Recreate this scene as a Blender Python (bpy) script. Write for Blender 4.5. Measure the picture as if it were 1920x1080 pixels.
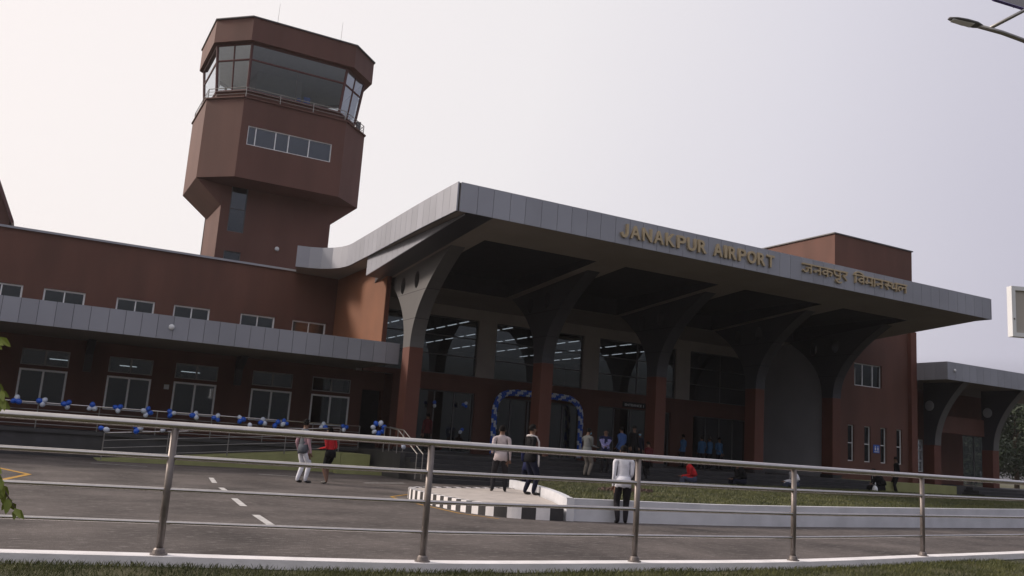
import bpy, bmesh, math, random
from mathutils import Vector, Matrix, Euler
random.seed(7)
for o in list(bpy.data.objects): bpy.data.objects.remove(o)
SC = bpy.context.scene
COL = SC.collection
R = math.radians

# ---------------------------------------------------------------- camera
YAW, PITCH, ROLL, EYE = 0.490, 0.177, 0.069, 1.45
cam = bpy.data.cameras.new('camera'); co = bpy.data.objects.new('camera', cam); COL.objects.link(co)
f = Vector((math.sin(YAW)*math.cos(PITCH), math.cos(YAW)*math.cos(PITCH), math.sin(PITCH)))
r = Vector((math.cos(YAW), -math.sin(YAW), 0)); u = r.cross(f)
rr = math.cos(ROLL)*r + math.sin(ROLL)*u; uu = -math.sin(ROLL)*r + math.cos(ROLL)*u
co.matrix_world = Matrix(((rr.x, uu.x, -f.x, 0), (rr.y, uu.y, -f.y, 0), (rr.z, uu.z, -f.z, EYE), (0, 0, 0, 1)))
cam.sensor_width = 36; cam.lens = 1653.0/1920*36; cam.clip_start = .05; cam.clip_end = 2000
SC.camera = co
# ---------------------------------------------------------------- sky, sun, exposure
SUN_DIR = Vector((-0.78, 0.56, 0.52)).normalized()          # towards the sun
elev = math.asin(SUN_DIR.z); azim = math.atan2(SUN_DIR.x, SUN_DIR.y)
W = bpy.data.worlds.new('World'); SC.world = W; W.use_nodes = True
nt = W.node_tree; nt.nodes.clear()
wo = nt.nodes.new('ShaderNodeOutputWorld')
sky = nt.nodes.new('ShaderNodeTexSky'); sky.sky_type = 'NISHITA'; sky.sun_disc = False
sky.sun_elevation = elev; sky.sun_rotation = azim; sky.dust_density = 6; sky.air_density = 1.5
bg1 = nt.nodes.new('ShaderNodeBackground'); bg1.inputs[1].default_value = .06
nt.links.new(sky.outputs[0], bg1.inputs[0])
tc = nt.nodes.new('ShaderNodeTexCoord')
dp = nt.nodes.new('ShaderNodeVectorMath'); dp.operation = 'DOT_PRODUCT'
dp.inputs[1].default_value = Vector((-0.78, 0.55, 0.30)).normalized()
nt.links.new(tc.outputs['Generated'], dp.inputs[0])
cl = nt.nodes.new('ShaderNodeTexNoise'); cl.inputs['Scale'].default_value = 1.6; cl.inputs['Detail'].default_value = 3
nt.links.new(tc.outputs['Generated'], cl.inputs[0])
ma = nt.nodes.new('ShaderNodeMath'); ma.operation = 'MULTIPLY_ADD'; ma.inputs[1].default_value = .5; ma.inputs[2].default_value = .47
mb_ = nt.nodes.new('ShaderNodeMath'); mb_.operation = 'MULTIPLY_ADD'; mb_.inputs[1].default_value = .07
nt.links.new(dp.outputs['Value'], ma.inputs[0]); nt.links.new(cl.outputs[0], mb_.inputs[0]); nt.links.new(ma.outputs[0], mb_.inputs[2])
cr = nt.nodes.new('ShaderNodeValToRGB'); e = cr.color_ramp.elements
e[0].position = 0.0; e[0].color = (.50, .51, .62, 1)
e[1].position = 1.0; e[1].color = (1.35, 1.22, 1.16, 1)
for p, c in ((.18, (.55, .55, .66)), (.34, (.63, .61, .72)), (.48, (.82, .795, .87)), (.62, (.99, .95, .965)), (.75, (1.06, 1.0, .995)), (.88, (1.10, 1.02, 1.0))):
    k = e.new(p); k.color = (*c, 1)
nt.links.new(mb_.outputs[0], cr.inputs[0])
bg2 = nt.nodes.new('ShaderNodeBackground'); bg2.inputs[1].default_value = 1.0
# lowest few degrees of the sky dimmed all round, to cut light under the roofs
sx = nt.nodes.new('ShaderNodeSeparateXYZ'); nt.links.new(tc.outputs['Generated'], sx.inputs[0])
zr = nt.nodes.new('ShaderNodeValToRGB'); zr.color_ramp.elements[0].position = .03; zr.color_ramp.elements[0].color = (.10,.11,.11,1)
zr.color_ramp.elements[1].position = .12; zr.color_ramp.elements[1].color = (1,1,1,1); nt.links.new(sx.outputs['Z'], zr.inputs[0])
# higher band of dimmed sky added behind the camera, to darken the lower walls
zb = nt.nodes.new('ShaderNodeValToRGB'); zb.color_ramp.elements[0].position = .08; zb.color_ramp.elements[0].color = (.07,.075,.07,1)
zb.color_ramp.elements[1].position = .34; zb.color_ramp.elements[1].color = (1,1,1,1); nt.links.new(sx.outputs['Z'], zb.inputs[0])
yf = nt.nodes.new('ShaderNodeMath'); yf.operation = 'MULTIPLY_ADD'; yf.inputs[1].default_value = -4; yf.inputs[2].default_value = .2; yf.use_clamp = True
nt.links.new(sx.outputs['Y'], yf.inputs[0]); zm_ = nt.nodes.new('ShaderNodeMixRGB'); nt.links.new(yf.outputs[0], zm_.inputs[0])
nt.links.new(zr.outputs[0], zm_.inputs[1]); nt.links.new(zb.outputs[0], zm_.inputs[2])
ml = nt.nodes.new('ShaderNodeMixRGB'); ml.blend_type = 'MULTIPLY'; ml.inputs[0].default_value = 1
nt.links.new(cr.outputs[0], ml.inputs[1]); nt.links.new(zm_.outputs[0], ml.inputs[2]); nt.links.new(ml.outputs[0], bg2.inputs[0])
mx = nt.nodes.new('ShaderNodeMixShader'); mx.inputs[0].default_value = .86
nt.links.new(bg1.outputs[0], mx.inputs[1]); nt.links.new(bg2.outputs[0], mx.inputs[2])
nt.links.new(mx.outputs[0], wo.inputs[0])
sl = bpy.data.lights.new('sun', 'SUN'); sl.energy = 3.0; sl.angle = R(11); sl.color = (1, .87, .76)
so = bpy.data.objects.new('sun', sl); COL.objects.link(so)
so.rotation_euler = SUN_DIR.to_track_quat('Z', 'Y').to_euler(); so.location = (0, 0, 40)
SC.view_settings.view_transform = 'Standard'; SC.view_settings.look = 'None'
SC.view_settings.exposure = 0; SC.view_settings.gamma = 1
SC.render.engine = 'CYCLES'

# ---------------------------------------------------------------- materials
def mat(name, col, rough=.6, metal=0, var=.12, scale=3, bump=0, bscale=40, spec=.5, col2=None, stretch=None, emit=0):
    m = bpy.data.materials.new(name); m.use_nodes = True; n = m.node_tree; b = n.nodes['Principled BSDF']
    b.inputs['Roughness'].default_value = rough; b.inputs['Metallic'].default_value = metal
    b.inputs['Specular IOR Level'].default_value = spec
    t = n.nodes.new('ShaderNodeTexCoord'); mp = n.nodes.new('ShaderNodeMapping')
    n.links.new(t.outputs['Object'], mp.inputs[0])
    if stretch: mp.inputs['Scale'].default_value = stretch
    no = n.nodes.new('ShaderNodeTexNoise'); no.inputs['Scale'].default_value = scale; no.inputs['Detail'].default_value = 6
    n.links.new(mp.outputs[0], no.inputs[0])
    c = n.nodes.new('ShaderNodeValToRGB')
    a = [x*(1-var) for x in col]; d = [min(1, x*(1+var)) for x in (col2 or col)]
    c.color_ramp.elements[0].position = .32; c.color_ramp.elements[0].color = (*a, 1)
    c.color_ramp.elements[1].position = .68; c.color_ramp.elements[1].color = (*d, 1)
    n.links.new(no.outputs[0], c.inputs[0]); n.links.new(c.outputs[0], b.inputs['Base Color'])
    if emit:
        n.links.new(c.outputs[0], b.inputs['Emission Color']); b.inputs['Emission Strength'].default_value = emit
    if bump:
        n2 = n.nodes.new('ShaderNodeTexNoise'); n2.inputs['Scale'].default_value = bscale; n2.inputs['Detail'].default_value = 4
        n.links.new(mp.outputs[0], n2.inputs[0])
        bp = n.nodes.new('ShaderNodeBump'); bp.inputs['Strength'].default_value = bump; bp.inputs['Distance'].default_value = .02
        n.links.new(n2.outputs[0], bp.inputs['Height']); n.links.new(bp.outputs[0], b.inputs['Normal'])
    return m
def glass(name, tint, refl=.12, ior=1.5):
    m = bpy.data.materials.new(name); m.use_nodes = True; n = m.node_tree; n.nodes.clear()
    o = n.nodes.new('ShaderNodeOutputMaterial'); tr = n.nodes.new('ShaderNodeBsdfTransparent'); tr.inputs[0].default_value = (*tint, 1)
    g = n.nodes.new('ShaderNodeBsdfGlossy'); g.inputs[0].default_value = (.8, .85, .9, 1)
    nn = n.nodes.new('ShaderNodeTexNoise'); nn.inputs['Scale'].default_value = 9
    rg = n.nodes.new('ShaderNodeMath'); rg.operation = 'MULTIPLY_ADD'; rg.inputs[1].default_value = .05; rg.inputs[2].default_value = .0
    n.links.new(nn.outputs[0], rg.inputs[0]); n.links.new(rg.outputs[0], g.inputs['Roughness'])
    lw = n.nodes.new('ShaderNodeLayerWeight'); lw.inputs[0].default_value = .5
    fr = n.nodes.new('ShaderNodeMath'); fr.operation = 'POWER'; fr.inputs[1].default_value = 4.0; n.links.new(lw.outputs['Facing'], fr.inputs[0])
    ad = n.nodes.new('ShaderNodeMath'); ad.operation = 'ADD'; ad.inputs[1].default_value = refl+.04; ad.use_clamp = True
    n.links.new(fr.outputs[0], ad.inputs[0])
    mm = n.nodes.new('ShaderNodeMixShader'); n.links.new(ad.outputs[0], mm.inputs[0])
    n.links.new(tr.outputs[0], mm.inputs[1]); n.links.new(g.outputs[0], mm.inputs[2]); n.links.new(mm.outputs[0], o.inputs[0])
    return m
TERRA = mat('terracotta_paint', (.118, .050, .036), .75, var=.16, scale=.8, stretch=(1.4,1.4,.35), bump=.25, bscale=60)
TERRA_L = mat('terracotta_column', (.125, .043, .029), .7, var=.08, scale=1.2, bump=.2, bscale=60)
TOWER = mat('tower_paint', (.120, .053, .042), .75, var=.15, scale=.5, stretch=(1.4,1.4,.35), bump=.25, bscale=50)
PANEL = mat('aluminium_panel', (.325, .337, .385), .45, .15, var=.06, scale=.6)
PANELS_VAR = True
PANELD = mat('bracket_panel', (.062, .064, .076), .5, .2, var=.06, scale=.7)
PANELB = mat('lit_bracket_panel', (.135, .133, .135), .5, .2, var=.06, scale=.7)  # lighter copy of bracket_panel: sunlight on the first bracket put into the colour
JOINT = mat('panel_joint', (.03, .03, .035), .8)
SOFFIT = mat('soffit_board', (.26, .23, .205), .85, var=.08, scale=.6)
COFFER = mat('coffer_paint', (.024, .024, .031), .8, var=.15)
WHITEW = mat('pale_render', (.36, .33, .32), .85, var=.07, scale=.9)
GREYW = mat('grey_render', (.36, .365, .41), .8, var=.07, scale=.7)
FRAME = mat('white_aluminium', (.86, .87, .89), .4, .1, var=.05)
FRAMED = mat('grey_aluminium', (.12, .12, .13), .5, .2, var=.05)
FRAMET = mat('thin_grey_frame', (.33, .33, .34), .5, .1, var=.05)
FRAMEM = mat('maroon_frame', (.11, .045, .045), .5, 0, var=.05)
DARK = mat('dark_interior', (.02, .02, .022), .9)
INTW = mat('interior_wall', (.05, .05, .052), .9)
CABW = mat('cab_interior', (.62, .63, .64), .9, var=.05)
SKYSCREEN = mat('cab_sky_screen', (.17, .18, .19), .9, var=.05)  # added panels inside the cab that block bright sky behind the glass
TUBE = mat('tube_light', (.9, .92, 1.0), .5, emit=1.3, var=0)
TUBEW = mat('office_tube_light', (.9, .95, 1.0), .5, emit=1.5, var=0)
GLASS = glass('window_glass', (.45, .48, .52), .06)
GLASSD = glass('dark_glass', (.52, .55, .56), .115)
GLASST = glass('tower_glass', (.78, .82, .85), .26)
STEEL = mat('stainless_steel', (.52, .49, .47), .20, .92, var=.06, scale=12)
STEELP = mat('brushed_post_steel', (.19, .165, .155), .45, .55, var=.12, scale=14)
STEELD = mat('dull_steel', (.30, .29, .28), .4, .8, var=.08, scale=12)
ASPH = mat('asphalt', (.062, .050, .047), .9, var=.34, scale=.6, bump=.8, bscale=50, col2=(.092, .078, .073))
CONC = mat('dark_concrete', (.05, .05, .054), .85, var=.25, scale=1.5, bump=.3)
STEPM = mat('dark_granite', (.026, .026, .029), .6, var=.25, scale=3)
FLOORM = mat('plaza_granite', (.05, .049, .05), .6, var=.2, scale=1.5)
GREENP = mat('yellow_green_plinth', (.27, .28, .12), .8, var=.10, scale=2)
WHITEP = mat('white_kerb_paint', (.78, .76, .77), .7, var=.10, scale=3, bump=.2)
WALLP = mat('white_wall_paint', (.60, .61, .65), .75, var=.10, scale=1.6, bump=.2)
BLACKP = mat('black_kerb_paint', (.035, .033, .036), .7, var=.2)
PAVE = mat('pale_paving', (.44, .40, .37), .85, var=.14, scale=2.5, bump=.3)
GRASSG = mat('grass_soil', (.042, .052, .015), .95, var=.40, scale=1.4, bump=.8, bscale=60, col2=(.066, .058, .024))
LINEW = mat('road_paint_white', (.50, .49, .48), .8, var=.25, scale=6)
LINEY = mat('road_paint_yellow', (.42, .23, .03), .8, var=.25, scale=4)
GOLD = mat('brass_letter', (.50, .40, .25), .45, .3, var=.05)
BLUEB = mat('blue_balloon', (.015, .105, .58), .3, var=.05)
WHITEB = mat('white_balloon', (.62, .68, .80), .3, var=.05)
SIGNB = mat('blue_sign', (.02, .10, .45), .5, var=.02)
WHT = mat('white_mark', (.7, .72, .75), .5, var=.02)
BARK = mat('bark', (.09, .07, .05), .9, var=.25, scale=8)
def leafmat(name, a, b2):
    m = mat(name, a, .6, var=.25, scale=1.3, col2=b2)
    return m
LEAF = leafmat('tree_leaf', (.020, .034, .016), (.040, .060, .028))
LEAFN = leafmat('shrub_leaf', (.14, .18, .025), (.22, .26, .045))
BLADE = leafmat('grass_blade', (.046, .062, .013), (.082, .086, .022))
PANELS = mat('solar_cell', (.05, .040, .034), .25, .2, var=.1)
PURPLE = mat('panel_rim', (.09, .065, .24), .4, .3)

# ---------------------------------------------------------------- mesh helpers
class MB:
    def __init__(s): s.v = []; s.f = []; s.m = []; s.mi = 0; s.sm = False
    def add(s, vs, fs, mi=None):
        k = len(s.v); s.v += [tuple(v) for v in vs]; s.f += [tuple(i+k for i in f) for f in fs]
        s.m += [s.mi if mi is None else mi]*len(fs); return s
    def box(s, x0, x1, y0, y1, z0, z1, mi=None):
        return s.add([(x0,y0,z0),(x1,y0,z0),(x1,y1,z0),(x0,y1,z0),(x0,y0,z1),(x1,y0,z1),(x1,y1,z1),(x0,y1,z1)],
                     [(0,3,2,1),(4,5,6,7),(0,1,5,4),(1,2,6,5),(2,3,7,6),(3,0,4,7)], mi)
    def prism(s, poly, z0, z1, mi=None):             # plan polygon (ccw), z may be a number or function of (x, y)
        n = len(poly); a = z0 if callable(z0) else (lambda x, y: z0); b = z1 if callable(z1) else (lambda x, y: z1)
        return s.add([(x,y,a(x,y)) for x,y in poly]+[(x,y,b(x,y)) for x,y in poly],
                     [tuple(range(n))[::-1], tuple(range(n,2*n))]+[(i,(i+1)%n,(i+1)%n+n,i+n) for i in range(n)], mi)
    def prismx(s, poly, x0, x1, mi=None):            # (y, z) polygon swept along x
        n = len(poly)
        return s.add([(x0,y,z) for y,z in poly]+[(x1,y,z) for y,z in poly],
                     [tuple(range(n)), tuple(range(n,2*n))[::-1]]+[(i,i+n,(i+1)%n+n,(i+1)%n) for i in range(n)], mi)
    def loft(s, A, B, mi=None, caps=True):
        n = len(A); fs = [(i,(i+1)%n,(i+1)%n+n,i+n) for i in range(n)]
        if caps: fs += [tuple(range(n))[::-1], tuple(range(n,2*n))]
        return s.add(list(A)+list(B), fs, mi)
    def tube(s, pts, r, n=10, mi=None, caps=True):
        pts = [Vector(p) for p in pts]; rs = r if isinstance(r, (list, tuple)) else [r]*len(pts); rings = []
        up = None
        for i, p in enumerate(pts):
            d = (pts[min(i+1, len(pts)-1)]-pts[max(i-1, 0)]).normalized()
            if up is None: up = Vector((0,0,1)) if abs(d.z) < .9 else Vector((1,0,0))
            a = d.cross(up).normalized(); b = a.cross(d).normalized(); up = b
            rings.append([p+rs[i]*(math.cos(2*math.pi*k/n)*a+math.sin(2*math.pi*k/n)*b) for k in range(n)])
        vs = [v for q in rings for v in q]; fs = []
        for i in range(len(pts)-1):
            for k in range(n): fs.append((i*n+k, i*n+(k+1)%n, (i+1)*n+(k+1)%n, (i+1)*n+k))
        if caps: fs += [tuple(range(n))[::-1], tuple(range((len(pts)-1)*n, len(pts)*n))]
        return s.add(vs, fs, mi)
    def ball(s, c, rx, ry=None, rz=None, n=12, m=8, mi=None):
        ry = ry or rx; rz = rz or rx; vs = [(c[0],c[1],c[2]+rz)]; fs = []
        for i in range(1, m):
            t = math.pi*i/m
            for k in range(n):
                p = 2*math.pi*k/n; vs.append((c[0]+rx*math.sin(t)*math.cos(p), c[1]+ry*math.sin(t)*math.sin(p), c[2]+rz*math.cos(t)))
        vs.append((c[0],c[1],c[2]-rz)); L = len(vs)-1
        for k in range(n): fs.append((0, 1+k, 1+(k+1)%n)); fs.append((L, L-n+(k+1)%n, L-n+k))
        for i in range(m-2):
            for k in range(n): fs.append((1+i*n+k, 1+(i+1)*n+k, 1+(i+1)*n+(k+1)%n, 1+i*n+(k+1)%n))
        return s.add(vs, fs, mi)
    def wall(s, a0, a1, z0, z1, d0, d1, holes=(), axis='x', mi=None):
        """wall along x (thickness y d0..d1) or along y (thickness x d0..d1) with rectangular openings"""
        xs = sorted({a0, a1, *[h for H in holes for h in H[:2] if a0 < h < a1]}); zs = sorted({z0, z1, *[h for H in holes for h in H[2:] if z0 < h < z1]})
        def solid(i, j):
            if i < 0 or j < 0 or i >= len(xs)-1 or j >= len(zs)-1: return False
            x = (xs[i]+xs[i+1])/2; z = (zs[j]+zs[j+1])/2
            return not any(h[0] < x < h[1] and h[2] < z < h[3] for h in holes)
        P = (lambda a, d, z: (a, d, z)) if axis == 'x' else (lambda a, d, z: (d, a, z))
        for i in range(len(xs)-1):
            for j in range(len(zs)-1):
                if not solid(i, j): continue
                x0, x1, c0, c1 = xs[i], xs[i+1], zs[j], zs[j+1]; q = []
                q.append([P(x0,d0,c0),P(x1,d0,c0),P(x1,d0,c1),P(x0,d0,c1)]); q.append([P(x0,d1,c0),P(x0,d1,c1),P(x1,d1,c1),P(x1,d1,c0)])
                if not solid(i-1, j): q.append([P(x0,d0,c0),P(x0,d0,c1),P(x0,d1,c1),P(x0,d1,c0)])
                if not solid(i+1, j): q.append([P(x1,d0,c0),P(x1,d1,c0),P(x1,d1,c1),P(x1,d0,c1)])
                if not solid(i, j-1): q.append([P(x0,d0,c0),P(x0,d1,c0),P(x1,d1,c0),P(x1,d0,c0)])
                if not solid(i, j+1): q.append([P(x0,d0,c1),P(x1,d0,c1),P(x1,d1,c1),P(x0,d1,c1)])
                for v in q: s.add(v, [(0,1,2,3)], mi)
        return s
    def build(s, name, mats, parent=None, smooth=False, bevel=0):
        me = bpy.data.meshes.new(name); me.from_pydata(s.v, [], s.f)
        mats = mats if isinstance(mats, (list, tuple)) else [mats]
        for m in mats: me.materials.append(m)
        me.polygons.foreach_set('material_index', s.m)
        if smooth: me.polygons.foreach_set('use_smooth', [True]*len(s.f))
        me.update()
        if not smooth or True:
            bm = bmesh.new(); bm.from_mesh(me)
            if len(s.f) < 20000: bmesh.ops.recalc_face_normals(bm, faces=bm.faces)
            bm.to_mesh(me); bm.free()
        o = bpy.data.objects.new(name, me); COL.objects.link(o)
        if parent is not None:
            o.parent = parent
            if parent.get('_w'): o.location = -parent.location
        if bevel:
            b = o.modifiers.new('bevel', 'BEVEL'); b.width = bevel; b.segments = 2; b.limit_method = 'ANGLE'
        return o
def thing(name, label, cat, loc=(0,0,0), rz=0, group=None, world=False):
    o = bpy.data.objects.new(name, None); COL.objects.link(o); o.location = loc; o.rotation_euler = (0,0,rz); o.empty_display_size = .3
    o['label'] = label; o['category'] = cat
    if group: o['group'] = group
    if world: o['_w'] = 1
    return o
def tag(o, label, cat, group=None):
    o['label'] = label; o['category'] = cat
    if group: o['group'] = group
    return o
def struct(o, kind='structure'): o['kind'] = kind; return o

# ================================================================ ground
g = MB(); g.add([(-400,-60,-.03),(900,-60,-.03),(900,900,-.03),(-400,900,-.03)], [(0,1,2,3)])
struct(g.build('ground', GRASSG))
# asphalt with pale scuffs and patches
def asphalt_nodes(m):
    n = m.node_tree; b = n.nodes['Principled BSDF']; old = b.inputs['Base Color'].links[0].from_socket
    t = n.nodes['Texture Coordinate']
    mp = n.nodes.new('ShaderNodeMapping'); mp.inputs['Scale'].default_value = (1.2, 2.4, 1); n.links.new(t.outputs['Object'], mp.inputs[0])
    v = n.nodes.new('ShaderNodeTexNoise'); v.inputs['Scale'].default_value = 4.5; v.inputs['Detail'].default_value = 8; v.inputs['Roughness'].default_value = .7
    n.links.new(mp.outputs[0], v.inputs[0])
    c = n.nodes.new('ShaderNodeValToRGB'); c.color_ramp.elements[0].position = .53; c.color_ramp.elements[1].position = .64
    n.links.new(v.outputs[0], c.inputs[0])
    mi = n.nodes.new('ShaderNodeMixRGB'); mi.inputs[2].default_value = (.23, .21, .20, 1)
    mu = n.nodes.new('ShaderNodeMath'); mu.operation = 'MULTIPLY'; mu.inputs[1].default_value = .55; n.links.new(c.outputs[0], mu.inputs[0])
    n.links.new(mu.outputs[0], mi.inputs[0]); n.links.new(old, mi.inputs[1])
    g2 = n.nodes.new('ShaderNodeTexNoise'); g2.inputs['Scale'].default_value = 38; g2.inputs['Detail'].default_value = 6
    n.links.new(t.outputs['Object'], g2.inputs[0])
    m2 = n.nodes.new('ShaderNodeMixRGB'); m2.blend_type = 'MULTIPLY'; m2.inputs[0].default_value = .45
    c2 = n.nodes.new('ShaderNodeValToRGB'); c2.color_ramp.elements[0].position = .35; c2.color_ramp.elements[0].color = (.45,.45,.45,1); c2.color_ramp.elements[1].position = .65; c2.color_ramp.elements[1].color = (1.3,1.3,1.3,1)
    n.links.new(g2.outputs[0], c2.inputs[0]); n.links.new(mi.outputs[0], m2.inputs[1]); n.links.new(c2.outputs[0], m2.inputs[2])
    n.links.new(m2.outputs[0], b.inputs['Base Color'])
asphalt_nodes(ASPH)
def panel_tone(m, amt=.16):
    n = m.node_tree; b = n.nodes['Principled BSDF']; old = b.inputs['Base Color'].links[0].from_socket
    g_ = n.nodes.new('ShaderNodeNewGeometry'); mr = n.nodes.new('ShaderNodeMapRange'); mr.inputs['To Min'].default_value = 1-amt/2; mr.inputs['To Max'].default_value = 1+amt/2
    n.links.new(g_.outputs['Random Per Island'], mr.inputs['Value']); vm = n.nodes.new('ShaderNodeVectorMath'); vm.operation = 'SCALE'
    n.links.new(old, vm.inputs[0]); n.links.new(mr.outputs[0], vm.inputs['Scale']); n.links.new(vm.outputs[0], b.inputs['Base Color'])
panel_tone(PANEL, .13)
g = MB(); g.add([(-60,8,0),(140,8,0),(140,60,0),(-60,60,0)], [(0,1,2,3)])
struct(g.build('road', ASPH))
# painted marks
def strip(pts, w, name, m, z=.006):
    s = MB()
    for (a, b) in zip(pts, pts[1:]):
        a = Vector(a); b = Vector(b); n = Vector((-(b-a).y, (b-a).x)).normalized()*w/2
        s.add([(*(a+n),z),(*(a-n),z),(*(b-n),z),(*(b+n),z)], [(0,1,2,3)])
    return struct(s.build(name, m))
for a, b in (((4.84,26.2),(4.52,23.9)), ((4.36,22.2),(4.24,20.9)), ((4.03,19.05),(3.84,17.25)), ((3.69,15.6),(3.56,13.95))):
    strip([a, b], .13, 'lane_marking', LINEW)
strip([(2.1,31.7),(3.7,31.0)], .12, 'lane_marking', LINEW)
strip([(6.9,29.4),(8.4,28.8)], .12, 'lane_marking', LINEW)
strip([(9.6,26.9),(11.3,27.8)], .12, 'lane_marking', LINEW)
strip([(-.5,27.0),(.30,24.4),(-.3,21.7)], .14, 'chevron_marking', LINEY)
strip([(9.3,22.4),(8.3,21.2),(8.15,20.2),(8.2,17.0),(8.6,16.0)], .07, 'kerb_line_marking', LINEY)

# foreground grass verge and kerb
KP = [(-6.2,10.6),(-3.6,9.55),(-1.15,8.95),(1.21,8.52),(3.55,8.10),(6.06,8.09),(8.54,8.18),(11.6,8.65),(15.3,9.25),(19,10.1)]
def catmull(P, n=8):
    P = [Vector(p) for p in P]; out = []
    for i in range(len(P)-1):
        a = P[max(i-1,0)]; b = P[i]; c = P[i+1]; d = P[min(i+2,len(P)-1)]
        for k in range(n):
            t = k/n; out.append(.5*((2*b)+(c-a)*t+(2*a-5*b+4*c-d)*t*t+(3*b-a-3*c+d)*t**3))
    out.append(P[-1]); return out
KS = catmull(KP, 6)
def offset(path, d):
    o = []
    for i, p in enumerate(path):
        t = (path[min(i+1,len(path)-1)]-path[max(i-1,0)]).normalized(); o.append(p+Vector((-t.y, t.x))*d)
    return o
def ribbon(mb, path, d0, d1, z0, z1, mi=None, seg=None):
    A = offset(path, d0); B = offset(path, d1)
    for i in range(len(path)-1):
        m = seg(i) if seg else mi
        vs = [(*A[i],z0),(*A[i+1],z0),(*B[i+1],z0),(*B[i],z0),(*A[i],z1),(*A[i+1],z1),(*B[i+1],z1),(*B[i],z1)]
        fs = [(0,3,2,1),(4,5,6,7),(0,1,5,4),(2,3,7,6)]
        if i == 0 or seg: fs.append((3,0,4,7))
        if i == len(path)-2 or seg: fs.append((1,2,6,5))
        mb.add(vs, fs, m)
kb = MB(); ribbon(kb, KS, -.11, .11, -.02, .30)
tag(kb.build('kerb', WHITEP, smooth=False), 'long white painted kerb carrying the steel railing beside the grass verge', 'kerb')
inner = offset(KS, -.112)
g = MB(); g.add([(*p, .215) for p in inner]+[(18,-8,.215),(-6.2,-8,.215)], [tuple(range(len(inner)+2))])
struct(g.build('grass_verge', GRASSG))
def blades(name, pts, h0, h1, w, m, z):
    s = MB()
    for x, y in pts:
        a = random.uniform(0, math.pi); hh = random.uniform(h0, h1); lx, ly = random.uniform(-.6,.6)*hh, random.uniform(-.6,.6)*hh
        dx, dy = math.cos(a)*w, math.sin(a)*w; zz = z(x,y) if callable(z) else z
        s.v += [(x-dx,y-dy,zz),(x+dx,y+dy,zz),(x+lx*.4+dx*.6,y+ly*.4+dy*.6,zz+hh*.6),(x+lx,y+ly,zz+hh)]
        k = len(s.v)-4; s.f.append((k,k+1,k+2,k+3)); s.m.append(0)
    return s.build(name, m)
def kerb_y(x):
    for a, b in zip(inner, inner[1:]):
        if a.x <= x <= b.x: return a.y+(b.y-a.y)*(x-a.x)/(b.x-a.x+1e-9)
    return 9
pts = []
while len(pts) < 42000:
    x = random.uniform(-1.0, 13.5); d = random.random()**1.5*2.0; 
    if (math.sin(x*5.1)+math.sin(x*2.3+d*7))*.25+random.random() < .25: continue
    pts.append((x, kerb_y(x)-.02-d))
struct(blades('grass', pts, .012, .06, .0035, BLADE, .213), 'stuff')

# ================================================================ roadside railing
rail = thing('steel_railing', 'shiny stainless steel railing along the white kerb in the foreground', 'railing', (5, 8.1, .3), world=True)
def interp(path, x):
    for a, b in zip(path, path[1:]):
        if a.x <= x <= b.x: return a+(b-a)*((x-a.x)/(b.x-a.x+1e-9))
    return path[-1]
for (x, y) in KP[1:9]:
    s = MB(); s.tube([(x,y,.30),(x,y,1.405)], .033, 16)
    p = s.build('post', STEELP, rail, smooth=False)
    for q in p.data.polygons: q.use_smooth = len(q.vertices) == 4
    s = MB(); s.tube([(x,y,.30),(x,y,.312),(x,y,.315),(x,y,.345),(x,y,.36)], [.075,.075,.056,.05,.038], 16); s.build('base_collar', STEELP, p)
for z, rad in ((1.425,.037),(1.144,.023),(.860,.020),(.575,.018)):
    s = MB(); s.tube([(p.x,p.y,z) for p in KS], rad, 14); o = s.build('rail', STEEL, rail, smooth=True)

# ================================================================ island with striped kerb, lawn and low wall
KI = catmull([(12.85,23.3),(11.0,22.5),(9.6,21.9),(8.95,21.5),(8.60,20.8),(8.45,19.8),(8.42,18.6),(8.45,17.6),(8.62,16.85),(9.0,16.3),(9.5,16.02),(10.13,15.90)], 10)
# resample to equal blocks
def resample(P, step):
    out = [P[0].copy()]; acc = 0
    for a, b in zip(P, P[1:]):
        L = (b-a).length; t = 0
        while acc+(L-t) >= step:
            t += step-acc; acc = 0; out.append(a+(b-a)*(t/L))
        acc += L-t
    return out
KI = resample(KI, .10)
KC = []; acc_ = 0; colr = 0; start_ = 0
for i_ in range(len(KI)-1):
    L_ = .2 if KI[i_].y > 16.5 else .3
    if acc_ >= L_-.01: colr ^= 1; acc_ = 0
    KC.append(colr); acc_ += .10
kb = MB(); ribbon(kb, KI, 0, .16, -.02, .25, seg=lambda i: KC[i])
tag(kb.build('striped_kerb', [WHITEP, BLACKP]), 'black and white striped kerb curving round the paved island', 'kerb')
inn = offset(KI, .162)
g = MB(); g.add([(p.x,p.y,.235) for p in inn[1:]]+[(10.25,16.1,.235),(11.2,18.3,.235),(12.0,20.4,.235),(12.6,22.0,.235),(12.75,23.0,.235)], [tuple(range(len(inn)+4))])
g.v += [(x,y,-.02) for x,y,z in g.v]; 
struct(g.build('island_paving', PAVE))
LW = catmull([(12.95,23.6),(12.75,22.6),(12.15,20.6),(11.2,18.2),(10.15,15.95)], 6)
LF = catmull([(10.15,15.95),(14.9,15.75),(21.7,16.5),(28.6,17.5),(45,20.3),(70,25)], 6)
def lz(x, y): return .46+min(.14, max(0, (x-14)*.008))
lw = MB()
def wallpath(mb, P, t):
    A = offset(P, 0); B = offset(P, t)
    for i in range(len(P)-1):
        z0 = lz(*A[i]); z1 = lz(*A[i+1])
        mb.add([(*A[i],-.02),(*A[i+1],-.02),(*B[i+1],-.02),(*B[i],-.02),(*A[i],z0),(*A[i+1],z1),(*B[i+1],z1),(*B[i],z0)],
               [(0,3,2,1),(4,5,6,7),(0,1,5,4),(2,3,7,6),(3,0,4,7),(1,2,6,5)])
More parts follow.
